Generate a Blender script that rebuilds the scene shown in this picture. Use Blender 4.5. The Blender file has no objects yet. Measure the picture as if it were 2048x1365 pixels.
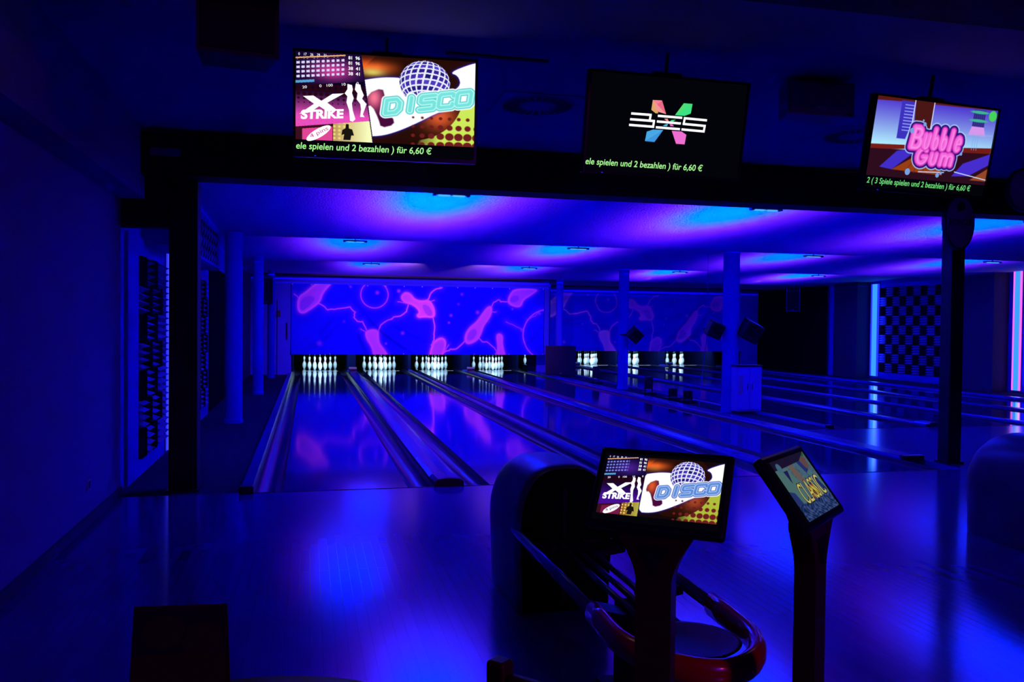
import bpy, bmesh, math, random
import numpy as np
from mathutils import Vector, Matrix
random.seed(7)
SC = bpy.context.scene
C = SC.collection
R = math.radians
PI = math.pi

# ------------------------------------------------------------------ camera
cam_d = bpy.data.cameras.new('camera'); cam = bpy.data.objects.new('camera', cam_d); C.objects.link(cam)
cam_d.sensor_width = 36.0; cam_d.lens = 1703.857 * 36.0 / 2048.0
cam_d.clip_start = 0.05; cam_d.clip_end = 100
_yaw, _pit, _rol = 0.233766, -0.0204876, 0.0111619
fw = Vector((math.sin(_yaw) * math.cos(_pit), math.cos(_yaw) * math.cos(_pit), math.sin(_pit)))
rt = Vector((math.cos(_yaw), -math.sin(_yaw), 0)); up = rt.cross(fw)
r2 = math.cos(_rol) * rt + math.sin(_rol) * up; u2 = -math.sin(_rol) * rt + math.cos(_rol) * up
cam.matrix_world = Matrix(((r2.x, u2.x, -fw.x, 0.2086), (r2.y, u2.y, -fw.y, -7.4055), (r2.z, u2.z, -fw.z, 1.4403), (0, 0, 0, 1)))
SC.camera = cam

# ------------------------------------------------------------------ world, exposure
w = bpy.data.worlds.new('world'); SC.world = w; w.use_nodes = True
w.node_tree.nodes['Background'].inputs[0].default_value = (0.012, 0.0, 1.0, 1)
w.node_tree.nodes['Background'].inputs[1].default_value = 0.022
SC.view_settings.view_transform = 'Standard'; SC.view_settings.look = 'None'
SC.view_settings.exposure = 0.0; SC.view_settings.gamma = 1.0; SC.view_settings.use_curve_mapping = False
SC.cycles.max_bounces = 6; SC.cycles.diffuse_bounces = 3; SC.cycles.glossy_bounces = 4
SC.cycles.sample_clamp_indirect = 30.0
SC.cycles.caustics_reflective = False; SC.cycles.caustics_refractive = False

def light(name, kind, loc, energy, color, parent=None, **k):
    d = bpy.data.lights.new(name, kind); d.energy = energy; d.color = color
    for a, b in k.items():
        if a not in ('target', 'rot'): setattr(d, a, b)
    o = bpy.data.objects.new(name, d); C.objects.link(o)
    if parent is not None: o.parent = parent
    o.location = loc
    if 'target' in k:
        v = Vector(k['target']) - (Vector(loc) + (parent.location if parent is not None else Vector()))
        o.rotation_euler = v.to_track_quat('-Z', 'Y').to_euler()
    return o
# added dim red fill lamp behind the camera, makes red parts show
light('red_fill_lamp', 'AREA', (2.6, -8.6, 2.3), 10.0, (1.0, 0.05, 0.02), target=(1.4, -5.2, 0.3), shape='DISK', size=0.35)
# added blue fill lamp behind the camera, brightens the seating area
light('blue_fill_lamp', 'AREA', (2.5, -9.5, 2.4), 24.0, (0.02, 0.0, 1.0), target=(1.5, -2.0, 1.6), shape='DISK', size=1.2)

# lamp rows under the lane ceiling: (x, y) ; strength
LAMP_Z = 2.745
CEIL_Z = 2.83
CEIL_K = 0.038   # each ceiling bay slopes down towards the pins
LAMPS = [(1.60, 1.15, 1.0), (5.12, 1.15, 0.9), (8.75, 1.15, 0.6),
         (0.92, 6.55, 0.6), (4.68, 6.55, 0.75), (9.2, 6.55, 0.6), (13.1, 6.55, 0.55),
         (1.55, 11.9, 0.33), (5.2, 11.9, 0.33), (9.0, 11.9, 0.6), (12.8, 11.9, 0.6)]
POOL = dict(core=(0.0, 0.28, 13.5), ring=(1.0, 0.05, 3.0), wash=(0.0, 0.0, 1.0))
FLOOD_W = 10.5
LAMP_POWER = 30.0

# ------------------------------------------------------------------ helpers
def tag(o, label=None, cat=None, group=None, kind=None):
    if label: o['label'] = label
    if cat: o['category'] = cat
    if group: o['group'] = group
    if kind: o['kind'] = kind
    return o
def thing(name, label, cat, loc=(0, 0, 0), rot=(0, 0, 0), group=None):
    o = bpy.data.objects.new(name, None); C.objects.link(o); o.empty_display_size = 0.1
    o.location = loc; o.rotation_euler = rot
    return tag(o, label, cat, group)
def obj(name, bm, mats, parent=None, smooth=False):
    me = bpy.data.meshes.new(name)
    if isinstance(bm, bmesh.types.BMesh):
        bmesh.ops.recalc_face_normals(bm, faces=bm.faces); bm.to_mesh(me); bm.free()
    else: me = bm; me.name = name
    for m in (mats if isinstance(mats, (list, tuple)) else [mats]): me.materials.append(m)
    if smooth:
        me.polygons.foreach_set('use_smooth', [True] * len(me.polygons))
    o = bpy.data.objects.new(name, me); C.objects.link(o)
    if parent is not None: o.parent = parent
    return o
def shade_auto(o, ang=35):
    me = o.data
    me.polygons.foreach_set('use_smooth', [True] * len(me.polygons))
    bm = bmesh.new(); bm.from_mesh(me)
    for e in bm.edges:
        if len(e.link_faces) == 2 and e.calc_face_angle(0) > R(ang): e.smooth = False
    bm.to_mesh(me); bm.free(); return o
def struct(name, bm, m): return tag(obj(name, bm, m), kind='structure')
def box(bm, x0, x1, y0, y1, z0, z1, mi=0, bev=0):
    vs = [bm.verts.new(p) for p in ((x0, y0, z0), (x1, y0, z0), (x1, y1, z0), (x0, y1, z0), (x0, y0, z1), (x1, y0, z1), (x1, y1, z1), (x0, y1, z1))]
    fs = []
    for f in ((0, 3, 2, 1), (4, 5, 6, 7), (0, 1, 5, 4), (1, 2, 6, 5), (2, 3, 7, 6), (3, 0, 4, 7)):
        a = bm.faces.new([vs[i] for i in f]); a.material_index = mi; fs.append(a)
    if bev:
        es = list({e for f in fs for e in f.edges})
        bmesh.ops.bevel(bm, geom=es, offset=bev, segments=2, affect='EDGES', profile=0.5)
    return bm
def B(*a, **k): return box(bmesh.new(), *a, **k)
def lathe(prof, seg=24, at=(0, 0, 0), bm=None, cap=True, mfn=None):
    bm = bm or bmesh.new(); rings = []
    for r, z in prof:
        if r < 1e-5: rings.append([bm.verts.new((at[0], at[1], at[2] + z))])
        else: rings.append([bm.verts.new((at[0] + r * math.cos(2 * PI * i / seg), at[1] + r * math.sin(2 * PI * i / seg), at[2] + z)) for i in range(seg)])
    for k in range(len(rings) - 1):
        a, b = rings[k], rings[k + 1]
        for i in range(seg):
            j = (i + 1) % seg
            if len(a) == 1 and len(b) == 1: continue
            if len(a) == 1: f = bm.faces.new((a[0], b[j], b[i]))
            elif len(b) == 1: f = bm.faces.new((a[i], a[j], b[0]))
            else: f = bm.faces.new((a[i], a[j], b[j], b[i]))
            if mfn: f.material_index = mfn(k)
    if cap:
        if len(rings[0]) > 1: bm.faces.new(rings[0][::-1])
        if len(rings[-1]) > 1: bm.faces.new(rings[-1])
    return bm
def tube(bm, pts, r, seg=10, closed=False, ry=None):
    pts = [Vector(p) for p in pts]; n = len(pts); rings = []
    ry = ry or r
    for i, p in enumerate(pts):
        a = pts[(i - 1) % n] if (closed or i > 0) else p; b = pts[(i + 1) % n] if (closed or i < n - 1) else p
        t = (b - a).normalized()
        u = Vector((0, 0, 1)); s = t.cross(u)
        if s.length < 1e-3: s = Vector((1, 0, 0))
        s.normalize(); v = s.cross(t)
        rings.append([bm.verts.new(p + s * r * math.cos(2 * PI * k / seg) + v * ry * math.sin(2 * PI * k / seg)) for k in range(seg)])
    for i in range(n if closed else n - 1):
        a, b = rings[i], rings[(i + 1) % n]
        for k in range(seg): bm.faces.new((a[k], a[(k + 1) % seg], b[(k + 1) % seg], b[k]))
    if not closed: bm.faces.new(rings[0][::-1]); bm.faces.new(rings[-1])
    return bm
def prism(bm, poly, y0, y1, axis='y', mi=0):
    """poly of (a,b) extruded along axis"""
    def P(a, b, c): return {'y': (a, c, b), 'x': (c, a, b), 'z': (a, b, c)}[axis]
    A = [bm.verts.new(P(a, b, y0)) for a, b in poly]; D = [bm.verts.new(P(a, b, y1)) for a, b in poly]
    n = len(poly); fs = [bm.faces.new(A), bm.faces.new(D[::-1])]
    for i in range(n): fs.append(bm.faces.new((A[i], D[i], D[(i + 1) % n], A[(i + 1) % n])))
    for f in fs: f.material_index = mi
    return bm

# ------------------------------------------------------------------ materials
MATS = {}
def mat(name, col, rough=0.6, spec=0.5, metal=0.0, coat=0.0, bump=None, noise=None, ior=1.45):
    m = bpy.data.materials.new(name); m.use_nodes = True; nt = m.node_tree; p = nt.nodes['Principled BSDF']
    p.inputs['Base Color'].default_value = (*col, 1); p.inputs['Roughness'].default_value = rough
    p.inputs['Specular IOR Level'].default_value = spec; p.inputs['Metallic'].default_value = metal
    p.inputs['Coat Weight'].default_value = coat; p.inputs['IOR'].default_value = ior
    tc = nt.nodes.new('ShaderNodeTexCoord')
    if noise:
        n = nt.nodes.new('ShaderNodeTexNoise'); n.inputs['Scale'].default_value = noise[0]; n.inputs['Detail'].default_value = 4
        nt.links.new(tc.outputs['Object'], n.inputs['Vector'])
        cr = nt.nodes.new('ShaderNodeMapRange'); cr.inputs['To Min'].default_value = 1 - noise[1]; cr.inputs['To Max'].default_value = 1 + noise[1]
        cr.inputs['From Min'].default_value = 0.3; cr.inputs['From Max'].default_value = 0.7
        mx = nt.nodes.new('ShaderNodeVectorMath'); mx.operation = 'SCALE'; mx.inputs[0].default_value = col
        nt.links.new(n.outputs['Fac'], cr.inputs['Value']); nt.links.new(cr.outputs[0], mx.inputs['Scale']); nt.links.new(mx.outputs[0], p.inputs['Base Color'])
    if bump:
        n = nt.nodes.new('ShaderNodeTexNoise'); n.inputs['Scale'].default_value = bump[0]; n.inputs['Detail'].default_value = 3
        nt.links.new(tc.outputs['Object'], n.inputs['Vector'])
        b = nt.nodes.new('ShaderNodeBump'); b.inputs['Strength'].default_value = bump[1]; b.inputs['Distance'].default_value = bump[2]
        nt.links.new(n.outputs['Fac'], b.inputs['Height']); nt.links.new(b.outputs[0], p.inputs['Normal'])
    MATS[name] = m; return m
def emit(name, col, strength=1.0, vc=False):
    m = bpy.data.materials.new(name); m.use_nodes = True; nt = m.node_tree; nt.nodes.clear()
    o = nt.nodes.new('ShaderNodeOutputMaterial'); e = nt.nodes.new('ShaderNodeEmission')
    e.inputs[0].default_value = (*col, 1); e.inputs[1].default_value = strength
    if vc:
        a = nt.nodes.new('ShaderNodeAttribute'); a.attribute_name = 'pic'; nt.links.new(a.outputs['Color'], e.inputs[0])
    nt.links.new(e.outputs[0], o.inputs[0]); return m
def s2l(c): return tuple(((x / 255) / 12.92 if x <= 10 else (((x / 255) + .055) / 1.055) ** 2.4) for x in c)
M_wall = mat('wall_paint', (0.15, 0.12, 0.42), 0.8, 0.2, bump=(60, 0.25, 0.01))
M_white = mat('white_plaster', (0.025, 0.03, 0.6), 0.75, 0.1, bump=(40, 0.15, 0.01))
M_ceil = mat('stucco_ceiling', (0.42, 0.5, 0.68), 0.85, 0.1, bump=(42, 0.7, 0.012))
M_ceil2 = mat('front_ceiling_paint', (0.12, 0.08, 0.5), 0.9, 0.1)
M_black = mat('black_paint', (0.008, 0.008, 0.012), 0.6, 0.3)
M_gloss = mat('black_gloss_plastic', (0.01, 0.01, 0.013), 0.3, 0.5)
M_matt = mat('black_matt_plastic', (0.008, 0.008, 0.01), 0.55, 0.4)
M_carpet = mat('dark_carpet', (0.02, 0.015, 0.045), 0.95, 0.1, noise=(80, 0.4))
M_dkwall = mat('dark_wall', (0.05, 0.05, 0.10), 0.8, 0.2)
M_curtain = mat('black_curtain', (0.005, 0.005, 0.01), 1.0, 0.0)
M_gutter = mat('gutter_plastic', (0.008, 0.008, 0.04), 0.22, 0.28)
M_cap = mat('cap_plastic', (0.015, 0.015, 0.34), 0.25, 0.35)
M_capdk = mat('cap_end_plastic', (0.012, 0.012, 0.02), 0.4, 0.5)
M_pit = mat('pit_board', (0.002, 0.003, 0.002), 1.0, 0.0)
M_kick = mat('kickback_board', (0.002, 0.003, 0.03), 1.0, 0.0)
M_pin = mat('pin_white', (0.82, 0.86, 0.9), 0.25, 0.5)
M_pinred = mat('pin_red_stripe', (0.75, 0.03, 0.05), 0.3, 0.5)
M_string = mat('string', (0.35, 0.36, 0.4), 0.8)
M_hood = mat('hood_shell', (0.07, 0.07, 0.14), 0.35, 0.5, noise=(3, 0.1))
M_red = mat('red_lacquer', (0.55, 0.008, 0.012), 0.22, 0.6, coat=0.5)
M_redpole = mat('dark_red_metal', (0.05, 0.003, 0.006), 0.35, 0.5)
M_dish = mat('dish_dark_red', (0.10, 0.003, 0.008), 0.5, 0.3)
M_rail = mat('rail_metal', (0.12, 0.12, 0.3), 0.28, 0.5, metal=0.7)
M_tile_l = mat('foam_light', (0.2, 0.18, 0.5), 0.8, 0.2)
M_tile_d = mat('foam_dark', (0.01, 0.01, 0.016), 0.85, 0.1)
M_cab = mat('cabinet_white', (0.2, 0.2, 0.85), 0.5, 0.3)
M_metal = mat('grey_metal', (0.3, 0.3, 0.35), 0.4, 0.5, metal=0.6)
M_silver = mat('pale_plastic', (0.35, 0.35, 0.5), 0.5)
M_card_r = mat('card_red', (0.04, 0.003, 0.001), 0.6, noise=(6, 0.08))
M_card_k = mat('card_black', (0.01, 0.008, 0.01), 0.5)
M_card_o = mat('card_fruit', (0.03, 0.003, 0.004), 0.6, noise=(14, 0.3))
M_table = mat('table_dark_red', (0.03, 0.004, 0.012), 0.4)
M_chair = mat('chair_wood', (0.05, 0.012, 0.004), 0.45)
M_screen_off = mat('screen_glass', (0.004, 0.004, 0.008), 0.12, 0.5)
M_speaker = mat('speaker_cloth', (0.010, 0.010, 0.02), 0.8)
M_speaker_w = mat('speaker_shell_grey', (0.16, 0.14, 0.30), 0.6)
M_speaker_d = mat('speaker_shell_dark', (0.02, 0.02, 0.035), 0.6)
M_pink = emit('pink_led', (1.0, 0.12, 0.85), 1.3)
M_cyan = emit('cyan_led', (0.03, 0.24, 1.0), 1.5)
M_blue = emit('blue_led', (0.01, 0.02, 1.0), 2.0)
M_violet = emit('violet_led', (0.07, 0.06, 1.0), 1.6)
M_tube = emit('blacklight_tube', (0.05, 0.3, 1.0), 1.6)

def wood(name, col, rough, bw, bl, ior=1.5, diff=0.25, bump=0.0):
    m = mat(name, col, rough, 0.5, ior=ior); nt = m.node_tree; p = nt.nodes['Principled BSDF']
    tc = nt.nodes['Texture Coordinate']; mp = nt.nodes.new('ShaderNodeMapping'); mp.inputs['Rotation'].default_value = (0, 0, PI / 2)
    br = nt.nodes.new('ShaderNodeTexBrick'); br.inputs['Scale'].default_value = 1
    br.inputs['Brick Width'].default_value = bl; br.inputs['Row Height'].default_value = bw; br.inputs['Mortar Size'].default_value = 0.0012
    br.inputs['Color1'].default_value = (*[c * (1 - diff) for c in col], 1); br.inputs['Color2'].default_value = (*[c * (1 + diff) for c in col], 1)
    br.inputs['Mortar'].default_value = (*[c * 0.75 for c in col], 1)
    nt.links.new(tc.outputs['Object'], mp.inputs[0]); nt.links.new(mp.outputs[0], br.inputs['Vector']); nt.links.new(br.outputs['Color'], p.inputs['Base Color'])
    return m
M_floor = wood('approach_boards', (0.05, 0.035, 0.38), 0.15, 0.055, 1.2, ior=2.0, diff=0.05)
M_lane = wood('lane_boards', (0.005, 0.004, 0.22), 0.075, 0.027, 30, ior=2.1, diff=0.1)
M_deck = wood('darkened_deck_boards', (0.0015, 0.0015, 0.003), 0.05, 0.027, 30, ior=2.1, diff=0.1)

# ------------------------------------------------------------------ the room
WL = -1.33; WR = 15.85; YB = 24.0
b = B(-1.5, 16.2, -7.0 - 5, 0.0, -0.14, 0.0)
box(b, 6.75, 16.2, 0.0, 3.2, -0.14, 0.0)
struct('floor', b, M_floor)
b = B(-1.5, -0.35, 0.0, 22.0, -0.14, -0.0)           # side aisle carpet
struct('floor_aisle', b, M_carpet)
struct('floor_platform', B(6.75, 7.36, 3.2, 17.0, -0.14, -0.0), M_carpet)
struct('floor_subfloor', B(-0.35, 16.2, 0.0, YB, -0.3, -0.142), M_black)
b = B(WL - 0.2, -1.29, -12.0, 0.10, 0.0, 3.0); struct('wall_left', b, M_wall)
struct('wall_left_aisle', B(WL - 0.3, WL, 0.10, 16.4, 0.0, 3.0), M_white)
struct('trim_1', B(-1.29, -1.10, -12.0, 0.05, 2.42, 3.0), M_wall)       # bulkhead along the left wall
struct('trim_2', B(WL, -0.93, 0.1, 0.25, 2.2, 2.6), M_black)             # lintel between wall and pillar
struct('baseboard_left', B(-1.29, -1.275, -12, 0.1, 0.0, 0.07), M_dkwall)
struct('wall_right', B(WR, WR + 0.2, -12, YB, 0, 3.0), M_white)
struct('ceiling', B(-1.5, 16.2, -12, 0.0, 2.97, 3.05), M_ceil2)
b = bmesh.new()                                       # three bays, each sloping down to a step
prism(b, [(0.0, 2.87), (0.2, 2.87), (5.5, 2.67), (5.5, 2.87), (10.55, 2.685), (10.55, 2.87), (15.6, 2.68), (18.4, 2.66), (YB, 2.66), (YB, 3.0), (0.0, 3.0)], -1.5, 16.2, 'x')
struct('ceiling_lanes', b, M_ceil)
struct('trim_3', B(-1.10, 16.0, -0.12, 0.20, 2.60, 2.935), M_black)       # black beam over the foul line
struct('trim_4', B(-1.1, 16.0, -4.92, -4.62, 2.60, 3.0), M_black)
struct('trim_7', B(-1.0, 7.0, 15.55, 15.7, 2.645, 2.69), M_black)
struct('trim_8', B(7.0, 15.8, 18.3, 18.4, 2.61, 2.67), M_black)
# the end walls that carry the murals
struct('wall_back_left', B(-1.33, -0.26, 16.24, 16.4, 0, 2.83), M_white)
struct('wall_back_mural', B(-0.26, 6.93, 16.26, 16.34, 0.55, 2.83), M_white)
struct('wall_back_right', B(7.2, 14.7, 19.30, 19.40, 0.57, 2.83), M_white)
struct('wall_pier', B(6.76, 7.17, 16.95, 17.2, 0, 2.83), M_white)
struct('wall_pit', B(-0.3, 15.8, YB - 0.9, YB - 0.8, -0.14, 1.0), M_pit)
struct('wall_side_curtain', B(15.3, 15.36, 15.4, YB, 0, 2.83), M_curtain)
struct('wall_back_end', B(14.71, 15.3, 19.31, 19.44, 0, 2.83), M_white)

# aisle wall items: dark doorway and dark recess further back
b = B(WL, WL + 0.02, 6.45, 9.3, 0.0, 2.3); tag(obj('door_1', b, M_curtain), kind='structure')
b = B(WL, WL + 0.02, 9.9, 16.2, 0.0, 2.66); struct('wall_left_far', b, M_dkwall)
b = B(-0.62, -0.30, 16.20, 16.24, 0.0, 2.0); d2 = tag(obj('door_2', b, M_white), kind='structure')
obj('door_handle', B(-0.375, -0.355, 16.15, 16.2, 0.95, 1.4), M_black, d2)
# upper bulkhead over the aisle carrying the small chequered panel
struct('trim_9', B(WL, -1.06, 1.2, 5.4, 2.15, CEIL_Z), M_white)

def copy_tree(o, loc=None, rot=None, label=None, parent=None):
    c = o.copy(); C.objects.link(c); c.parent = parent
    for ch in list(o.children):
        copy_tree(ch, parent=c)
    if loc is not None: c.location = loc
    if rot is not None: c.rotation_euler = rot
    if label: c['label'] = label
    return c

# ------------------------------------------------------------------ chequered acoustic panels
def cheq(name, label, Y0, Y1, z0, z1, X, side, t=0.263, frame=None, nr=4, start=0, dep=1.0, last_light=False):
    """side=+1: on a wall at X facing -X ; side=-1: facing +X"""
    th = thing(name, label, 'wall panel', (X, (Y0 + Y1) / 2, z0), group='chequered wall panels')
    s = -side; cy = (Y0 + Y1) / 2
    if frame:
        b = bmesh.new(); f0, f1, f2, f3 = frame   # outer Y0,Y1,z0,z1
        a, c = 0.0, s * 0.03
        lo, hi = min(a, c), max(a, c)
        box(b, lo, hi, f0 - cy, Y0 - cy, f2 - z0, f3 - z0); box(b, lo, hi, Y1 - cy, f1 - cy, f2 - z0, f3 - z0)
        box(b, lo, hi, Y0 - cy, Y1 - cy, f2 - z0, 0); box(b, lo, hi, Y0 - cy, Y1 - cy, z1 - z0, f3 - z0)
        obj('frame', b, M_white, th)
    bl, bd = bmesh.new(), bmesh.new()
    ny = max(1, round((Y1 - Y0) / t)); nz = max(1, round((z1 - z0) / t)); dy = (Y1 - Y0) / ny; dz = (z1 - z0) / nz
    for i in range(ny):
        for j in range(nz):
            y, z = Y0 - cy + i * dy, j * dz
            if (i + j + start) % 2 or (last_light and i == ny - 1):
                for k in range(nr):      # horizontal wedges, light foam
                    h = dz / nr; zz = z + k * h
                    prism(bl, [(0, zz + .002), (s * 0.06 * dep, zz + h * .5), (0, zz + h - .002)] if s > 0 else [(0, zz + h - .002), (s * 0.06 * dep, zz + h * .5), (0, zz + .002)], y + .002, y + dy - .002, 'y')
            else:
                for k in range(nr):      # vertical wedges, dark foam
                    h = dy / nr; yy = y + k * h
                    A = [bd.verts.new(p) for p in ((0, yy, z), (s * 0.045 * dep, yy + h / 2, z), (0, yy + h, z), (0, yy, z + dz), (s * 0.045 * dep, yy + h / 2, z + dz), (0, yy + h, z + dz))]
                    for f in ((0, 1, 4, 3), (1, 2, 5, 4), (0, 2, 1), (3, 4, 5)): bd.faces.new([A[q] for q in f])
    obj('light_foam', bl, M_tile_l, th); obj('dark_foam', bd, M_tile_d, th)
    return th
cheq('chequered_panel', 'tall chequered foam panel on the left wall before the black pillar', 0.92, 2.34, 0.16, 2.02, WL, -1, frame=(0.45, 3.0, 0.0, 2.2), last_light=True, dep=1.35)
cheq('chequered_panel', 'narrow chequered foam panel on the left wall just past the black pillar', 4.1, 6.25, 0.16, 2.02, WL, -1, frame=(3.8, 6.4, 0.0, 2.2))
cheq('chequered_panel', 'small chequered foam panel high over the left aisle under the ceiling', 2.3, 5.2, 2.20, 2.63, -1.06, -1, t=0.125, nr=1, dep=0.3, frame=(2.2, 5.35, 2.16, 2.78))
cheq('chequered_panel', 'large chequered foam panel on the right wall behind the right black pillar', 10.02, 13.53, 0.19, 2.56, WR, 1, frame=(9.95, 13.95, 0.02, 2.83))
cheq('chequered_panel', 'chequered foam panel cut off by the right edge of the photo', 4.4, 8.5, 0.19, 2.56, WR, 1, frame=(4.3, 8.98, 0.02, 2.83), start=1)
# dark pilasters of the right wall
struct('trim_10', B(15.42, WR, 14.0, 15.1, 0, 2.83), M_dkwall)
struct('trim_11', B(15.42, WR, 9.0, 9.94, 0, 2.83), M_dkwall)

def strip(name, label, X, Y, z0, z1, side, pink=False, wcore=0.05, core=None):
    th = thing(name, label, 'led strip', (X, Y, z0), group='vertical led strips')
    s = -side; h = z1 - z0
    obj('channel', B(*sorted((0, s * 0.012)), -wcore - .02, wcore + .02, 0, h), M_silver, th)
    obj('diffuser', B(*sorted((s * 0.012, s * 0.03)), -wcore * .6, wcore * .6, 0.01, h - 0.01), core or M_cyan, th)
    b = bmesh.new()
    box(b, *sorted((s * 0.012, s * 0.026)), -wcore, -wcore * .6, 0.01, h - 0.01); box(b, *sorted((s * 0.012, s * 0.026)), wcore * .6, wcore, 0.01, h - 0.01)
    obj('edge_glow', b, M_pink if pink else M_blue, th)
    if side > 0: light('strip_glow', 'AREA', (s * .10, -wcore - .03, h / 2), 9.0, (0.02, 0.05, 1.0), th, target=(X + s * .02, Y - 3.0, z0 + h / 2), shape='RECTANGLE', size=.12, size_y=h * .9)
    return th
strip('led_strip', 'blue LED strip running up the far edge of the left chequered panel', WL + 0.031, 2.44, 0.02, 2.17, -1, wcore=0.07, core=M_violet)
strip('led_strip', 'cyan LED strip at the far edge of the large right chequered panel', WR - 0.03, 13.72, 0.06, 2.68, 1, wcore=0.17)
strip('led_strip', 'cyan and pink LED strip near the right edge of the photo', WR - 0.03, 8.72, 0.04, 2.76, 1, pink=True, wcore=0.12)

# ------------------------------------------------------------------ columns and pillars
def column(label, x, y, r, z1, m=M_white):
    t = thing('column', label, 'column', (x, y, 0), group='round white columns')
    obj('shaft', lathe([(r, 0.06), (r, z1)], 28), m, t, smooth=False); shade_auto(t.children[0])
    obj('plinth', lathe([(r + .012, 0), (r + .012, 0.05), (r, 0.06)], 28), m, t); shade_auto(t.children[1])
    return t
column('round white column in the left aisle nearest the black pillar', -0.825, 5.15, 0.12, 2.675, M_white)
column('slim round white column midway down the left aisle', -0.76, 9.9, 0.10, 2.69)
column('slim round white column at the far end of the left aisle under the speaker', -0.73, 14.9, 0.09, CEIL_Z)
column('round white column standing beside the white cabinet', 7.07, 5.62, 0.135, 2.675)
column('round white column carrying one dark spotlight, between the lanes', 7.06, 10.6, 0.115, 2.69)
column('slim white column behind the big floor speaker', 7.02, 15.5, 0.10, CEIL_Z)
column('white half column at the end of the right wall lanes', 15.6, 15.3, 0.17, CEIL_Z)
def pillar(label, x0, x1, y0, y1):
    t = thing('pillar', label, 'pillar', ((x0 + x1) / 2, (y0 + y1) / 2, 0), group='square black pillars')
    a, c = (x1 - x0) / 2, (y1 - y0) / 2
    obj('shaft', B(-a, a, -c, c, 0.0, 2.6, bev=0.008), M_black, t)
    obj('foot_plate', B(-a - .02, a + .02, -c - .02, c + .02, 0.0, 0.02), M_capdk, t)
pillar('square black pillar at the left end of the ceiling beam', -0.925, -0.70, 0.12, 0.36)
pillar('square black pillar on the right under the oval sign', 6.82, 6.98, 0.30, 0.46)

# ------------------------------------------------------------------ lanes
LW = 1.0541; GW = 0.235
lanes = [(0.0, 0, 18.29), (1.785, 0, 18.29), (3.398, 0, 18.29), (5.204, 0, 18.29),
         (7.69, 3.2, 21.49), (9.475, 3.2, 21.49), (11.09, 3.2, 21.49), (12.90, 3.2, 21.49)]
lane_words = ['leftmost lane', 'second lane from the left', 'third lane from the left', 'fourth lane from the left',
              'lane just right of the white columns', 'sixth lane from the left', 'seventh lane from the left', 'rightmost lane']
def gutter_mesh(xc, y0, y1):
    b = bmesh.new(); n = 10; rr = GW / 2; prev = None
    prof = [(-rr, 0.0)] + [(-rr * 0.97 * math.cos(PI * i / n), -0.085 * math.sin(PI * i / n) - .004) for i in range(n + 1)] + [(rr, 0.0)]
    for x, z in prof:
        v = (b.verts.new((xc + x, y0, z)), b.verts.new((xc + x, y1, z)))
        if prev: b.faces.new((prev[0], v[0], v[1], prev[1]))
        prev = v
    prev = None
    for x, z in prof[::-1]:
        v = (b.verts.new((xc + x, y0, z - .008)), b.verts.new((xc + x, y1, z - .008)))
        if prev: b.faces.new((prev[0], v[0], v[1], prev[1]))
        prev = v
    return b
for i, (x0, y0, yh) in enumerate(lanes):
    t = thing('bowling_lane', 'glossy bowling lane, the ' + lane_words[i], 'bowling lane', (x0 + LW / 2, y0, 0), group='bowling lanes')
    yend = yh + 1.3
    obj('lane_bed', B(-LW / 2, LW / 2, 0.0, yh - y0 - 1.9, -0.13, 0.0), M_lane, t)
    obj('darkened_deck', B(-LW / 2, LW / 2, yh - y0 - 1.9, yend - y0, -0.13, 0.0), M_deck, t)  # darkened boards run well ahead of the pins, imitating the pit's dark reflection
    obj('foul_line', B(-LW / 2 - GW, LW / 2 + GW, -0.02, 0.0, 0.0003, 0.0015), M_black, t)
    for s in (-1, 1):
        obj('gutter', gutter_mesh(s * (LW / 2 + GW / 2), 0, yend - y0), M_gutter, t, smooth=True)
    obj('deck_strip', B(-LW / 2 + .02, LW / 2 - .02, yh - y0 - 0.36, yh - y0 - 0.30, 0.0003, 0.002), M_silver, t)

def divider(label, x0, x1, y0, y1, wide=False, h=0.03):
    t = thing('lane_divider', label, 'lane divider', ((x0 + x1) / 2, y0, 0), group='lane dividers')
    a = (x1 - x0) / 2; L = y1 - y0
    prof = [(-a, -0.13), (-a, h * .5), (-a + .012, h), (a - .012, h), (a, h * .5), (a, -0.13)]
    if wide: prof = [(-a, -0.13), (-a, .02), (-a + .03, h), (-a + .05, h + .004), (0, h + .012), (a - .05, h + .004), (a - .03, h), (a, .02), (a, -0.13)]
    obj('cap', prism(bmesh.new(), prof, 0.34 if wide else 0.0, L), M_cap, t)
    if wide:
        b = bmesh.new()
        e = [(-a, 0.001), (-a, .04), (-a + .03, .062), (0, .072), (a - .03, .062), (a, .04), (a, 0.001)]
        prism(b, e, 0.0, 0.07); obj('end_nose', b, M_capdk, t)
        e2 = [(x, z - .006) for x, z in e]; obj('end_cover', prism(bmesh.new(), [(x, max(z, -.13)) for x, z in e2], 0.07, 0.34), M_cap, t)
    else:
        obj('end_nose', B(-a, a, -.05, 0.03, 0.001, h + .012, bev=.006), M_capdk, t)
    return t
divider('narrow lane divider along the left aisle beside the leftmost lane', -0.35, -0.236, 0.0, 16.95, h=0.05)
divider('wide flat divider between the first and second lanes from the left', 1.2905, 1.549, 0.0, 17.9, True)
divider('narrow divider between the second and third lanes from the left', 3.076, 3.163, 0.0, 17.9, h=.04)
divider('wide flat divider between the third and fourth lanes from the left', 4.69, 4.967, 0.0, 17.9, True)
divider('divider along the left side of the column platform', 6.495, 6.75, 0.62, 17.0, h=.04)
divider('narrow divider along the right side of the column platform', 7.36, 7.452, 3.3, 21.0, h=.04)
divider('wide divider between the fifth and sixth lanes from the left', 8.98, 9.24, 3.2, 21.0, True)
divider('narrow divider between the sixth and seventh lanes from the left', 10.766, 10.853, 3.2, 21.0, h=.04)
divider('wide divider between the seventh and rightmost lanes', 12.38, 12.663, 3.2, 21.0, True)
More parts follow.
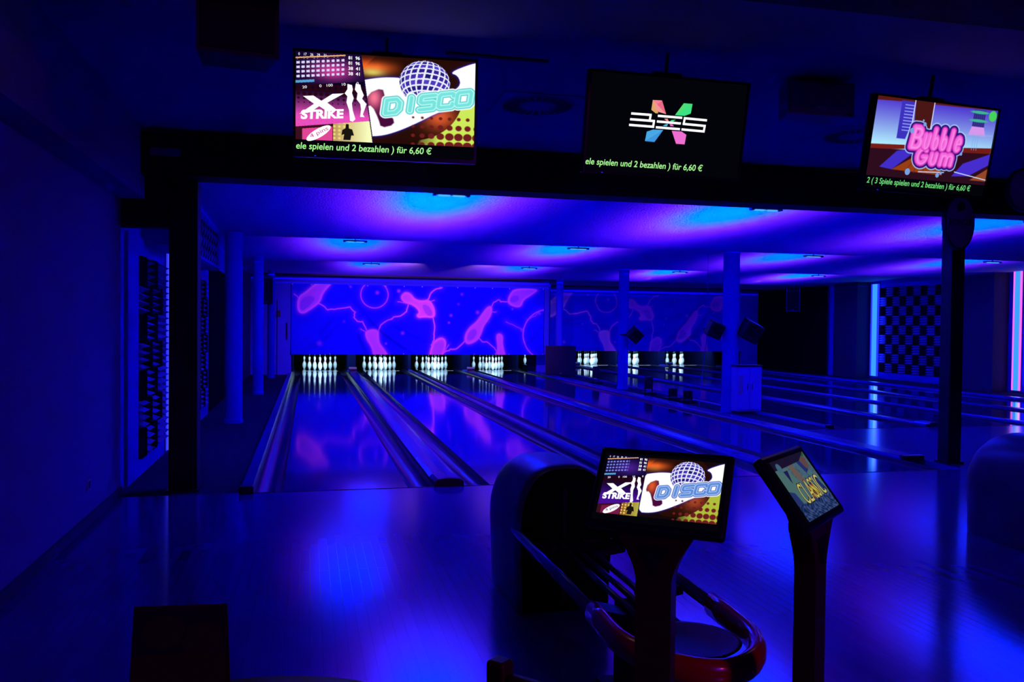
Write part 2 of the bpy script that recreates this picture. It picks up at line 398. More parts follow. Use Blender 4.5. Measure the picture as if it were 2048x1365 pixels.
divider('divider along the right wall beside the rightmost lane', 14.19, 14.4, 3.2, 20.2, h=.05)
struct('floor_right_edge', B(14.4, 16.2, 3.2, 21.0, -0.14, 0.0), M_carpet)

# pits: kickback boards between lanes, rear cushions, pit lights
def kick(label, x0, x1, y0, y1, h=0.9):
    t = tag(obj('kickback_board', B(-(x1 - x0) / 2, (x1 - x0) / 2, 0, y1 - y0, -0.13, h), M_kick), label, 'side board', 'pit side boards')
    t.location = ((x0 + x1) / 2, y0, 0)
kick('dark side board left of the first rack of pins', -0.36, -0.24, 17.0, 20.4)
kick('dark board between the first and second racks of pins', 1.30, 1.54, 18.0, 20.4)
kick('dark board between the second and third racks of pins', 3.08, 3.16, 18.0, 20.4)
kick('dark board between the third and fourth racks of pins', 4.70, 4.96, 18.0, 20.4)
kick('dark board right of the fourth rack of pins', 6.50, 6.56, 18.35, 20.4)
kick('short dark board under the right end of the left mural', 6.50, 6.75, 17.05, 17.1, 0.72)
kick('dark board between the fifth and sixth racks of pins', 8.99, 9.23, 21.1, 23.0)
kick('dark board between the sixth and seventh racks of pins', 10.77, 10.85, 21.1, 23.0)
kick('dark board between the seventh and last racks of pins', 12.39, 12.65, 21.1, 23.0)
kick('dark board right of the last rack of pins', 14.2, 14.3, 20.3, 23.0)
for i, (x0, y0, yh) in enumerate(lanes):
    t = tag(obj('pit_cushion', B(-0.76, 0.76, 0, 0.08, -0.13, 0.95), M_pit), 'dark pit cushion behind the pins of the ' + lane_words[i], 'pit cushion', 'pit cushions')
    t.location = (x0 + LW / 2, yh + 1.55 if i < 4 else yh + 1.35, 0)
    if i in (0, 1, 2, 3, 4, 5, 6, 7):
        f = thing('pit_lamp', 'tube lamp over the pins of the ' + lane_words[i], 'lamp', (x0 + LW / 2, yh - 1.0, 0.80), group='pit lamps')
        obj('housing', B(-0.45, 0.45, -0.04, 0.04, 0, 0.05), M_matt, f)
        for s_ in (-.4, .4): obj('hanger', B(s_ - .01, s_ + .01, -.01, .01, .05, 1.86), M_matt, f)
        light('pit_light', 'AREA', (0, 0.02, -0.01), 62, (0.48, 0.80, 1.0), f, target=(x0 + LW / 2, yh + 0.25, 0.20), shape='RECTANGLE', size=0.9, size_y=0.05)
# small sensor boxes on the wide dividers, pale top imitates light on them
for x, y, lab in ((1.42, 17.2, 'small ball sensor box on the divider between the first two racks of pins'), (4.83, 17.2, 'small ball sensor box on the divider before the fourth rack of pins'),
                  (9.11, 20.4, 'small ball sensor box on the divider left of the sixth rack of pins'), (12.52, 20.4, 'small ball sensor box on the divider left of the last rack of pins')):
    t = thing('sensor_box', lab, 'sensor', (x, y, 0.046), group='sensor boxes')
    obj('body', B(-.11, .11, -.06, .06, 0, .085, bev=.01), M_gloss, t)
    obj('lit_top', B(-.105, .105, -.066, .05, .05, .1, bev=.008), M_silver, t)

# pins
prof = [(0.0, 0.0), (.0258, 0.0), (.030, .008), (.0395, .03), (.0496, .057), (.0575, .086), (.0604, .114), (.0595, .135), (.058, .149), (.0530, .168), (.047, .184), (.0385, .203), (.0314, .219), (.027, .231), (.025, .238),
        (.0236, .2475), (.0228, .256), (.0230, .262), (.0233, .270), (.02375, .276), (.0250, .288), (.0266, .298), (.030, .318), (.0323, .343), (.0305, .358), (.026, .369), (.018, .377), (.008, .3805), (0, .381)]
# parts: body with two red neck stripes, string
pm = lathe(prof, 20, mfn=lambda k: 1 if prof[k][1] in (.231, .238, .262, .270) else 0)
pin0 = thing('bowling_pin', 'x', 'bowling pin', (0, 0, 0), group='bowling pins on strings')
obj('body', pm, [M_pin, M_pinred], pin0, smooth=True)
obj('string', lathe([(.0022, .379), (.0022, .75)], 6), M_string, pin0)
rows = [(1, [0]), (2, [-1, 1]), (3, [-2, 0, 2]), (4, [-3, -1, 1, 3])]
short_words = ['leftmost lane', 'second lane', 'third lane', 'fourth lane', 'lane just past the columns', 'third lane from the right', 'second lane from the right', 'rightmost lane']
pos_words = {(1, 0): 'front pin of the triangle', (2, -1): 'left pin of the second row', (2, 1): 'right pin of the second row',
             (3, -2): 'left pin of the third row', (3, 0): 'middle pin of the third row', (3, 2): 'right pin of the third row',
             (4, -3): 'leftmost pin of the back row', (4, -1): 'inner left pin of the back row', (4, 1): 'inner right pin of the back row', (4, 3): 'rightmost pin of the back row'}
first = True
for i, (x0, y0, yh) in enumerate(lanes):
    for r, offs in rows:
        for o in offs:
            if i == 4 and (r, o) != (4, -3): continue
            if i == 7 and (r, o) == (4, -3): continue
            lab = 'white bowling pin, %s, %s' % (pos_words[(r, o)], short_words[i])
            loc = (x0 + LW / 2 + o * .1524, yh + (r - 1) * .264, 0.0)
            if first: pin0.location = loc; pin0['label'] = lab; first = False
            else: copy_tree(pin0, loc, None, lab)

# ------------------------------------------------------------------ murals (printed cloth, creased)
def seg_dist(P, a, b):
    a = np.array(a, float); b = np.array(b, float); d = b - a
    t = np.clip(((P - a) @ d) / (d @ d + 1e-9), 0, 1)
    return np.linalg.norm(P - a - t[..., None] * d, axis=-1)
def poly_sd(P, poly):
    n = len(poly); D = np.full(P.shape[:-1], 1e9); ins = np.zeros(P.shape[:-1], bool)
    for i in range(n):
        a, b = poly[i], poly[(i + 1) % n]
        D = np.minimum(D, seg_dist(P, a, b))
        c = ((a[1] > P[..., 1]) != (b[1] > P[..., 1])) & (P[..., 0] < (b[0] - a[0]) * (P[..., 1] - a[1]) / (b[1] - a[1] + 1e-9) + a[0])
        ins ^= c
    return np.where(ins, -D, D)
def smooth_poly(p, it=2):
    for _ in range(it):
        q = []
        for i in range(len(p)):
            a, b = p[i], p[(i + 1) % len(p)]
            q += [(.75 * a[0] + .25 * b[0], .75 * a[1] + .25 * b[1]), (.25 * a[0] + .75 * b[0], .25 * a[1] + .75 * b[1])]
        p = q
    return p
def path_d(P, pts, jit=3, rnd=random.Random(3)):
    q = []
    for i in range(len(pts) - 1):
        a, b = pts[i], pts[i + 1]
        for k in range(3):
            t = k / 3; q.append((a[0] + (b[0] - a[0]) * t + rnd.uniform(-jit, jit), a[1] + (b[1] - a[1]) * t + rnd.uniform(-jit, jit)))
    q.append(pts[-1]); D = np.full(P.shape[:-1], 1e9)
    for i in range(len(q) - 1): D = np.minimum(D, seg_dist(P, q[i], q[i + 1]))
    return D
def mural_pattern(P):   # soft airbrushed print
    v = np.zeros(P.shape[:-1])
    def fill(poly, inner=.55, rim=12, soft=10, darkin=None):
        nonlocal v
        d = poly_sd(P, smooth_poly(poly))
        f = np.clip(-d / soft + .5, 0, 1); g = np.exp(-np.clip(d, 0, None) / 9) * .35
        val = inner + (1 - inner) * np.exp(-(np.clip(-d - 2, 0, None) / rim) ** 2)
        v = np.maximum(v, np.maximum(f * val, g))
        if darkin is not None:
            d2 = poly_sd(P, smooth_poly(darkin)); k = np.clip(-d2 / 6 + .5, 0, 1)
            v = v * (1 - k * .38) 
    def bolt(pts, wd=3.2, amp=.9):
        nonlocal v
        d = path_d(P, pts); v = np.maximum(v, amp * np.exp(-(d / (wd * .85)) ** 2) + .18 * np.exp(-d / 14))
    def ring(cx, cy, r, wd=3.5, amp=.75):
        nonlocal v
        d = np.abs(np.hypot(P[..., 0] - cx, P[..., 1] - cy) - r); v = np.maximum(v, amp * np.exp(-(d / (wd * .8)) ** 2) + .2 * np.exp(-d / 12))
    fill([(250, 95), (370, 95), (300, 170), (280, 245), (215, 295), (160, 332), (118, 310), (120, 205), (180, 165)], .6, 12, darkin=[(200, 190), (255, 215), (170, 305), (135, 295), (145, 225)])
    bolt([(100, 185), (125, 210)], 2.5); bolt([(270, 250), (300, 270), (330, 295), (400, 290), (485, 270), (522, 312), (514, 350), (540, 375), (575, 380), (605, 440)], 4)
    ring(660, 180, 98); ring(1965, 465, 195, 4.5)
    fill([(592, 450), (640, 432), (695, 438), (694, 490), (702, 540), (740, 585), (775, 650), (655, 650), (645, 575), (600, 505)], .85, 14)
    bolt([(562, 435), (600, 455)], 2.5); bolt([(688, 450), (708, 400), (760, 365), (800, 345), (850, 335), (890, 300), (906, 245)], 4)
    fill([(850, 180), (880, 152), (922, 162), (952, 205), (1000, 218), (1060, 205), (1098, 265), (1106, 330), (1082, 348), (1030, 342), (975, 350), (962, 325), (985, 305), (958, 268), (915, 245), (880, 242), (850, 212)], .8, 14, darkin=[(1000, 245), (1050, 250), (1082, 300), (1080, 335), (1035, 325)])
    bolt([(828, 228), (880, 236)], 2.5); bolt([(1045, 215), (1070, 160), (1105, 130), (1150, 118)], 5); bolt([(1040, 235), (1095, 213)], 2.5)
    bolt([(1085, 335), (1100, 400), (1095, 470), (1095, 510), (1075, 550)], 4)
    fill([(1055, 650), (1075, 555), (1100, 510), (1150, 487), (1184, 508), (1186, 560), (1165, 620), (1160, 650)], .55, 12)
    bolt([(1150, 615), (1180, 600), (1220, 580), (1260, 580), (1300, 545), (1335, 505)], 5); bolt([(1175, 590), (1205, 545)], 2.5)
    fill([(1485, 262), (1515, 246), (1532, 262), (1528, 310), (1505, 355), (1470, 400), (1452, 460), (1425, 512), (1360, 546), (1322, 530), (1322, 470), (1358, 410), (1410, 370), (1450, 310)], .85, 12, darkin=[(1400, 420), (1420, 450), (1395, 500), (1350, 520), (1340, 490), (1360, 440)])
    bolt([(1522, 255), (1542, 225), (1580, 200), (1597, 215), (1645, 216)], 3.5); bolt([(1520, 295), (1560, 293)], 2.5)
    fill([(1643, 215), (1660, 160), (1700, 110), (1900, 110), (1835, 160), (1770, 200), (1755, 250), (1715, 258), (1665, 240)], .6, 10, darkin=[(1680, 170), (1730, 165), (1740, 200), (1690, 225), (1662, 205)])
    bolt([(1425, 490), (1460, 520), (1500, 525), (1540, 560), (1567, 590), (1560, 625)], 4)
    fill([(1558, 470), (1590, 452), (1618, 475), (1614, 540), (1645, 650), (1565, 650), (1572, 550)], .9, 12)
    bolt([(1640, 370), (1700, 395), (1760, 425)], 3, .4); bolt([(1905, 280), (1860, 320), (1800, 350)], 3, .4)
    for x, y, s, a in ((835, 150, 12, .6), (1420, 300, 13, .5), (1220, 325, 10, .4), (1205, 380, 8, .4), (865, 460, 12, .35), (745, 540, 8, .4), (275, 540, 16, .3), (680, 165, 12, .5), (1300, 165, 10, .3), (1275, 240, 9, .2), (445, 380, 8, .2), (490, 125, 9, .3), (1685, 270, 8, .4), (1765, 430, 16, .45), (1895, 300, 12, .4), (1505, 370, 7, .3)):
        v = np.maximum(v, a * np.exp(-((P[..., 0] - x) ** 2 + (P[..., 1] - y) ** 2) / s ** 2))
    return np.clip(v, 0, 1) ** 1.15 * .92
def mural_mat(name, base, pink):
    m = bpy.data.materials.new(name); m.use_nodes = True; nt = m.node_tree; p = nt.nodes['Principled BSDF']
    a = nt.nodes.new('ShaderNodeAttribute'); a.attribute_name = 'print'
    mx = nt.nodes.new('ShaderNodeMix'); mx.data_type = 'RGBA'; mx.inputs[6].default_value = (*base, 1); mx.inputs[7].default_value = (*pink, 1)
    nt.links.new(a.outputs['Fac'], mx.inputs[0]); nt.links.new(mx.outputs[2], p.inputs['Base Color'])
    p.inputs['Roughness'].default_value = 0.8; p.inputs['Specular IOR Level'].default_value = 0.02; return m
def grid_mesh(nx, nz, W, H, fn_y=None):
    xs = np.linspace(-W / 2, W / 2, nx + 1); zs = np.linspace(H, 0, nz + 1)
    X, Z = np.meshgrid(xs, zs); Y = np.zeros_like(X) if fn_y is None else fn_y(X / W + .5, 1 - Z / H)
    co = np.stack([X, Y, Z], -1).reshape(-1, 3)
    i = (np.arange(nz)[:, None] * (nx + 1) + np.arange(nx)[None, :]).ravel()
    f = np.stack([i, i + nx + 1, i + nx + 2, i + 1], -1)
    me = bpy.data.meshes.new('grid'); me.from_pydata(co.tolist(), [], f.tolist()); return me, X / W + .5, 1 - Z / H
def mural(name, label, x0, x1, y, z0, z1, m, crease, nx=760, nz=210):
    def cr(u, v):
        d = np.zeros_like(u)
        for (cx, cy, ang, amp, wd, ln) in crease:
            a = R(ang); du = (u - cx) * 3.6; dv = (v - cy)
            s = du * math.cos(a) + dv * math.sin(a); n = -du * math.sin(a) + dv * math.cos(a) + 0.25 * s * s
            d += amp * np.exp(-(n / wd) ** 2) * np.exp(-(s / ln) ** 2)
        d += 0.004 * np.sin(u * 90 + v * 4) * np.exp(-((v - .0) / .3) ** 2)
        return -np.abs(d) * 1.0
    W, H = x1 - x0, z1 - z0
    me, U, V = grid_mesh(nx, nz, W, H, cr)
    P = np.stack([80 + U * 1850, 110 + V * 510], -1); v = mural_pattern(P).ravel()
    at = me.attributes.new('print', 'FLOAT', 'POINT'); at.data.foreach_set('value', v.astype(np.float32))
    th = thing(name, label, 'mural', ((x0 + x1) / 2, y, z0), group='bowling murals')
    obj('printed_cloth', me, m, th, smooth=True)
    n = 15; b = bmesh.new()
    for k in range(n):
        x = -W / 2 + .02 + (W - .04) * k / (n - 1)
        box(b, x - .012, x + .012, -.012, 0.0, H - .03, H - .008)
        if k % 2 == 0: box(b, x - .01, x + .01, -.012, 0.0, .008, .028)
    obj('eyelets', b, M_silver, th)
    return th
M_mural = mural_mat('mural_print', (0.004, 0.002, 0.80), (0.85, 0.20, 0.95))
M_mural2 = mural_mat('mural_print_far', (0.004, 0.002, 0.80), (0.85, 0.16, 0.95))
cr1 = [(.42, .6, 32, .09, .05, .5), (.38, .75, 38, .09, .04, .6), (.30, .35, 50, .03, .04, .35), (.12, .7, -50, .08, .05, .4), (.17, .55, -55, .06, .04, .4), (.05, .85, -40, .035, .04, .3),
       (.27, .8, 70, .06, .04, .3), (.36, .15, 20, .02, .03, .25), (.93, .8, -45, .03, .04, .3), (.6, .8, 15, .015, .05, .5), (.8, .12, 25, .02, .04, .2)]
mural('bowling_mural', 'wide purple and blue mural of flying pins and lightning above the left lanes', -0.26, 6.76, 16.20, 0.55, 2.45, M_mural, cr1)
cr2 = [(.1 + .09 * k, .15 + .07 * (k * 5 % 9), -8 + 5 * (k % 3), .07, .045, .5) for k in range(8)] + [(.7, .5, -50, .07, .05, .5), (.78, .55, -52, .08, .05, .5), (.93, .7, 45, .07, .05, .35), (.4, .8, 20, .05, .05, .4), (.15, .9, 15, .06, .04, .4)]
mural('bowling_mural', 'second darker mural of pins and lightning behind the white columns', 7.55, 14.55, 19.28, 0.565, 2.47, M_mural2, cr2, 560, 160)

# ------------------------------------------------------------------ ceiling blacklights
def gobo(d, k):
    d.use_nodes = True; nt = d.node_tree; nt.nodes.clear()
    N = nt.nodes.new; L = nt.links.new
    o = N('ShaderNodeOutputLight'); e = N('ShaderNodeEmission'); L(e.outputs[0], o.inputs[0])
    tc = N('ShaderNodeTexCoord'); sp = N('ShaderNodeSeparateXYZ'); L(tc.outputs['Normal'], sp.inputs[0])
    def M(op, a, b=None, c=None):
        n = N('ShaderNodeMath'); n.operation = op
        for i, v in enumerate((a, b, c)):
            if v is None: continue
            if isinstance(v, (int, float)): n.inputs[i].default_value = v
            else: L(v, n.inputs[i])
        return n.outputs[0]
    qz = M('ADD', sp.outputs[2], M('MULTIPLY', sp.outputs[1], CEIL_K)); dz = M('MAXIMUM', qz, 0.008); dd = CEIL_Z - LAMP_Z
    hx = M('MULTIPLY', M('DIVIDE', sp.outputs[0], dz), dd); hy = M('MULTIPLY', M('DIVIDE', sp.outputs[1], dz), dd)
    upm = M('MULTIPLY', M('GREATER_THAN', qz, 0.008), M('MINIMUM', M('MAXIMUM', M('SUBTRACT', 4.7, hy), 0.0), 1.0))
    base = M('MULTIPLY', M('DIVIDE', dd * dd, M('POWER', dz, 3.0)), upm)
    def ell(cy, ax, ayf, p):
        # distance in an ellipse, shorter towards the back
        u = M('DIVIDE', hx, ax); v = M('DIVIDE', M('SUBTRACT', hy, cy), ayf)
        q = M('ADD', M('MULTIPLY', u, u), M('MULTIPLY', v, v))
        return M('POWER', 2.71828, M('MULTIPLY', M('POWER', q, p), -1.0))
    core = ell(0.6, 0.55, 1.35, 1.6); ring = M('MAXIMUM', M('SUBTRACT', ell(0.7, 0.80, 1.95, 1.3), M('MULTIPLY', core, 1.2)), 0.0); wash = ell(1.0, 1.12, 3.0, 0.8)
    def col(c, s):
        v = N('ShaderNodeVectorMath'); v.operation = 'SCALE'; v.inputs[0].default_value = c; L(M('MULTIPLY', s, base), v.inputs['Scale']); return v.outputs[0]
    def add(a, b):
        v = N('ShaderNodeVectorMath'); v.operation = 'ADD'; L(a, v.inputs[0]); L(b, v.inputs[1]); return v.outputs[0]
    tot = add(add(col(tuple(x * 3.6 for x in POOL['core']), core), col(tuple(x * 1.6 for x in POOL['ring']), ring)), col(tuple(x * 2.0 for x in POOL['wash']), wash))
    fl = N('ShaderNodeVectorMath'); fl.operation = 'SCALE'; fl.inputs[0].default_value = (0.0, 0.0, 1.0)
    # flood: forwards and down the lane, little backwards
    fdir = M('ADD', M('MULTIPLY', M('MAXIMUM', sp.outputs[1], 0.0), 0.85), 0.15)
    fdir = M('MULTIPLY', fdir, M('SUBTRACT', 1.0, M('MULTIPLY', M('ABSOLUTE', sp.outputs[0]), 0.9)))
    L(M('MULTIPLY', fdir, FLOOD_W), fl.inputs['Scale'])
    tot = add(tot, fl.outputs[0]); L(tot, e.inputs[0]); e.inputs[1].default_value = k
GOBO = {}
lamp_labels = ['blacklight fixture behind the beam between the first and second screens', 'blacklight fixture behind the beam between the second and third screens', 'blacklight fixture behind the beam hidden by the right pillar',
  'blacklight fixture in the second ceiling bay above the leftmost lane', 'blacklight fixture in the second ceiling bay above the fourth lane', 'blacklight fixture in the second ceiling bay right of the tall column', 'blacklight fixture in the second ceiling bay above the right wall panel',
  'blacklight fixture in the third ceiling bay above the left mural', 'blacklight fixture in the third ceiling bay left of the columns', 'blacklight fixture in the third ceiling bay above the right mural', 'blacklight fixture in the third ceiling bay near the right wall']
for i, (x, y, s) in enumerate(LAMPS):
    t = thing('blacklight_fixture', lamp_labels[i], 'ceiling light', (x, y, LAMP_Z - .012), group='ceiling blacklights')
    b = bmesh.new(); box(b, -.16, .16, -.03, .03, 0.0, .02, bev=.004); box(b, -.19, -.155, -.035, .035, -.012, .02, bev=.006); box(b, .155, .19, -.035, .035, -.012, .02, bev=.006)
    obj('housing', b, M_gloss, t)
    for a in (-.075, .075):
        for c in (-.015, .015):
            o = obj('tube', tube(bmesh.new(), [(a - .06, c, -.008), (a + .06, c, -.008)], .006, 8), M_tube, t)
    obj('bracket', B(-.01, .01, -.01, .01, .02, CEIL_Z - LAMP_Z + .012), M_matt, t)
    ld = light('blacklight', 'POINT', (0, 0.05, .012), 1.0, (1, 1, 1), t, shadow_soft_size=0.01)
    gobo(ld.data, LAMP_POWER * s)
# added violet fill lamps under the ceiling, bring up the murals' pink print
for x, y, tx, ty, e in ((2.6, 11.2, 1.7, 16.2, 1000), (4.1, 11.2, 4.9, 16.2, 1000), (9.3, 14.4, 9.2, 19.3, 110), (12.6, 14.4, 12.8, 19.3, 110)):
    t = thing('added_mural_lamp', 'added violet fill lamp under the ceiling aimed at the %s mural, %s one' % ('left' if x < 7 else 'right', 'left' if x in (2.6, 9.3) else 'right'), 'flood lamp', (x, y, CEIL_Z - .1), group='added mural lamps')
    obj('housing', B(-.06, .06, -.03, .03, .02, .08, bev=.005), M_matt, t)
    obj('bracket', B(-.01, .01, -.01, .01, .08, .1), M_matt, t)
    light('mural_fill', 'SPOT', (0, .05, 0), e, (0.60, 0.15, 0.78), t, target=(tx, ty, 1.1), spot_size=R(62), spot_blend=0.8, shadow_soft_size=0.03)

# ------------------------------------------------------------------ lettering
def text_mesh(s, size=1.0, shear=0.0, offset=0.0, depth=0.0, space=1.0, sx=1.0):
    cu = bpy.data.curves.new('t', 'FONT'); cu.body = s; cu.size = size; cu.shear = shear; cu.offset = offset
    cu.align_x = 'CENTER'; cu.align_y = 'CENTER'; cu.space_character = space; cu.resolution_u = 4; cu.extrude = depth
    o = bpy.data.objects.new('t', cu); C.objects.link(o)
    dg = bpy.context.evaluated_depsgraph_get()
    me = bpy.data.meshes.new_from_object(o.evaluated_get(dg))
    bpy.data.objects.remove(o); bpy.data.curves.remove(cu)
    for v in me.vertices: v.co.x *= sx
    return me
def lettering(parent, s, x, z, w, h, m, y=-0.002, rot=0.0, name='lettering', **k):
    """text fitted to width w and height h, lying in the local XZ plane, facing -Y"""
    k0 = dict(k); k0['offset'] = 0.0
    m0 = text_mesh(s, **k0); co = np.array([v.co[:] for v in m0.vertices]); bpy.data.meshes.remove(m0)
    me = text_mesh(s, **k)
    mn, mx = co.min(0), co.max(0); c = (mn + mx) / 2
    sx = w / max(mx[0] - mn[0], 1e-6); sy = h / max(mx[1] - mn[1], 1e-6)
    ca, sa = math.cos(rot), math.sin(rot)
    for v in me.vertices:
        a, b_ = (v.co.x - c[0]) * sx, (v.co.y - c[1]) * sy
        v.co = (x + a * ca - b_ * sa, y - v.co.z, z + a * sa + b_ * ca)
    return obj(name, me, m, parent)
def flat(parent, name, polys, m, y=-0.002):
    b = bmesh.new()
    for p in polys: b.faces.new([b.verts.new((x, y, z)) for x, z in p])
    me = bpy.data.meshes.new(name); b.to_mesh(me); b.free(); return obj(name, me, m, parent)

E_white = emit('screen_white', (1.0, 1.0, 1.0), 1.05); E_cyan = emit('screen_cyan', s2l((130, 225, 220)), 1.0); E_cyan2 = emit('screen_cyan_deep', s2l((60, 190, 200)), 1.0)
E_green = emit('screen_ticker_green', s2l((170, 250, 150)), 1.0); E_pinkt = emit('screen_pink', s2l((245, 90, 210)), 1.0); E_navy = emit('screen_navy', s2l((40, 20, 130)), 1.0)
E_steel = emit('screen_steel', s2l((120, 160, 225)), 1.0); E_gold = emit('screen_gold', s2l((190, 178, 95)), 1.0); E_dark = emit('screen_dark', s2l((25, 20, 15)), 1.0)
E_pic = emit('screen_picture', (1, 1, 1), 1.0, vc=True); E_ticker_dk = emit('ticker_dim_green', s2l((110, 220, 120)), 1.0); E_blk = emit('screen_black', (0.001, 0.001, 0.003), 1.0)
E_mag = emit('screen_magenta', s2l((200, 50, 150)), 1.0)

def blend(img, mask, col):
    mask = np.clip(mask, 0, 1)[..., None]; return img * (1 - mask) + np.array(col, float) * mask
def edge(d, s=0.006): return np.clip(.5 - d / s, 0, 1)
def arc(cx, cy, rx, ry, a0, a1, n=8): return [(cx + rx * math.cos(R(a0 + (a1 - a0) * i / n)), cy + ry * math.sin(R(a0 + (a1 - a0) * i / n))) for i in range(n + 1)]
BLOCK = {'D': [[(0, 0), (0, 1), (.72, 1), (1, .72), (1, .25), (.75, 0), (0, 0)]], 'I': [[(.5, 0), (.5, 1)]], 'S': [[(1, 1), (.1, 1), (0, .9), (0, .58), (.1, .5), (.9, .5), (1, .42), (1, .1), (.9, 0), (0, 0)]],
         'C': [[(1, .78), (1, .95), (.9, 1), (.12, 1), (0, .88), (0, .12), (.12, 0), (.9, 0), (1, .08), (1, .22)]], 'O': [[(0, .12), (0, .88), (.12, 1), (.88, 1), (1, .88), (1, .12), (.88, 0), (.12, 0), (0, .12)]]}
BUB = {'B': [[(0, 0), (0, 1)], [(0, 1)] + arc(.35, .77, .32, .23, 90, -90) + [(0, .54)], [(0, .54)] + arc(.42, .27, .36, .27, 90, -90) + [(0, 0)]],
       'u': [[(0, .68)] + arc(.32, .27, .32, .27, 180, 360) + [(.64, .68)]], 'b': [[(0, 1), (0, .3)], arc(.32, .3, .32, .3, 0, 360, 14)], 'l': [[(0, 1), (0, 0)]],
       'e': [[(.05, .35), (.62, .38)] + arc(.34, .33, .32, .33, 15, 315, 12)], 'G': [arc(.45, .5, .45, .5, 50, 330, 14) + [(.9, .45), (.55, .45)]], 'm': [[(0, 0), (0, .68)], [(0, .45)] + arc(.22, .42, .22, .26, 180, 0) + [(.44, 0)], [(.44, .45)] + arc(.66, .42, .22, .26, 180, 0) + [(.88, 0)]]}
def strokes(P, glyphs, word, xs, wds, base, h, slope, shear=0.0):
    """distance to the word's strokes; P in picture units, V down; xs = left edges, wds = widths, base = baseline V at x=0"""
    D = np.full(P.shape[:-1], 1e9)
    for ch, x0, w_ in zip(word, xs, wds):
        for st in glyphs[ch]:
            q = [(x0 + a * w_ + shear * b_ * h, base + slope * (x0 + a * w_) - b_ * h) for a, b_ in st]
            for i in range(len(q) - 1): D = np.minimum(D, seg_dist(P, q[i], q[i + 1]))
    return D
def disco_picture(U, V, hot):
    """U right, V down, both 0..1 over the picture area (16:9)"""
    A = 1.78; x = U * A; y = V
    P = np.stack([x, y], -1)
    def pl(p): return poly_sd(P, [(a * A, b) for a, b in p])
    img = np.zeros(U.shape + (3,))
    # right pane ------------------------------------------------
    img[...] = (20, 8, 8) if not hot else (38, 10, 8)
    g = np.exp(-((V - .16) / .10) ** 2) * np.clip((.62 - U) / .2, 0, 1)
    img = blend(img, g, (235, 90, 30)); g = np.exp(-(((U - .46) / .07) ** 2 + ((V - .2) / .06) ** 2)); img = blend(img, g * (.9 if hot else .3), (240, 230, 110))
    # big dark ball with orange shade, lower right
    d = np.hypot(x - .63 * A, (y - .42) * 1.0) - .535
    img = blend(img, edge(d), (38, 12, 6))
    g = edge(d) * np.exp(-(((U - .80) / .10) ** 2 + ((V - .66) / .16) ** 2)); img = blend(img, g, (225, 90, 45) if hot else (170, 70, 40))
    g = np.exp(-((V - .13) / .07) ** 2) * np.clip((.60 - U) / .15, 0, 1) * (U > .3); img = blend(img, g, (240, 95, 35)); g = np.exp(-(((U - .42) / .07) ** 2 + ((V - .19) / .05) ** 2)); img = blend(img, g * (.85 if hot else .25), (235, 225, 110))
    # white swoosh ring
    sw = smooth_poly([(.34, .30), (.42, .26), (.50, .235), (.60, .235), (.64, .33), (.66, .46), (.80, .44), (.92, .30), (.905, .17), (.85, .14), (.98, .02), (1.04, .0), (1.04, .36), (.96, .50), (.80, .60), (.68, .74), (.56, .86), (.46, .925), (.34, .93)], 2)
    d = poly_sd(P, [(a * A, b) for a, b in sw]); img = blend(img, np.exp(-np.clip(d, 0, 1) / .012) * .8, (40, 30, 220)); img = blend(img, edge(d), (255, 255, 255))
    # inner cut with orange glow and figure one
    d = pl(smooth_poly([(.395, .44), (.475, .36), (.49, .46), (.505, .70), (.535, .69), (.545, .78), (.47, .825), (.455, .72), (.42, .57), (.385, .58)], 1)); img = blend(img, edge(d, .012), (70, 10, 60))
    g = edge(d, .02) * np.exp(-(((U - .43) / .045) ** 2 + ((V - .48) / .13) ** 2)); img = blend(img, g, (250, 120, 150) if hot else (225, 90, 40))
    # yellow-green corner with halftone dots
    d = np.hypot(x - .63 * A, (y - .42)) - .535
    m = edge(-d) * edge(-(V - .50 + (1 - U) * 0.0), .01) * edge(-(U - .70 + (V - .9) * .2), .02) * (V > .42) * (U > .66)
    img = blend(img, m * np.clip((U - .6) / .2, 0, 1), (205, 235, 90) if hot else (175, 190, 60))
    sx, sy = .052 * A, .105
    cx = (np.floor(x / sx) + .5) * sx; cyy = (np.floor(y / sy) + .5) * sy
    rr = .008 + .040 * np.clip((cyy - .58) / .35, 0, 1) * np.clip((cx / A - .55) / .3, 0, 1)
    img = blend(img, edge(np.hypot(x - cx, y - cyy) - rr, .01) * (U > .62) * (cyy > .6) * (V > .5), (110, 30, 30))
    # disco globe
    gx, gy, gr = .713 * A, .275, .255
    dx, dy = (x - gx) / gr, (y - gy) / gr; rad = np.hypot(dx, dy); ins = rad < 1
    zc = np.sqrt(np.clip(1 - rad ** 2, 0, 1)); tl = .45
    yy = dy * math.cos(tl) + zc * math.sin(tl); zz = -dy * math.sin(tl) + zc * math.cos(tl)
    lat = np.arcsin(np.clip(yy, -1, 1)); lon = np.arctan2(dx, zz + 1e-6) + .2 * lat
    fa, fb = (lat / .27) % 1, (lon / .30) % 1
    cell = (np.minimum(fa, 1 - fa) > .13) & (np.minimum(fb, 1 - fb) > .13)
    rnd = (np.sin(np.floor(lat / .27) * 12.9 + np.floor(lon / .30) * 78.2) * 43758.5) % 1
    gc = np.where(cell[..., None], np.stack([30 + 70 * rnd, 25 + 60 * rnd ** 2, 110 + 110 * rnd], -1), np.array([235., 240, 255]))
    img = np.where(ins[..., None], gc, img)
    xl = [.492, .62, .685, .79, .892]; xw = [.075, .02, .08, .08, .08]
    D = strokes(P, BLOCK, 'DISCO', [a * A for a in xl], [a * A for a in xw], .818, .155, -.185, .12)
    img = blend(img, edge(D - .056, .008), (255, 255, 255)); img = blend(img, edge(D - .042, .008), (60, 195, 200) if hot else (50, 60, 175))
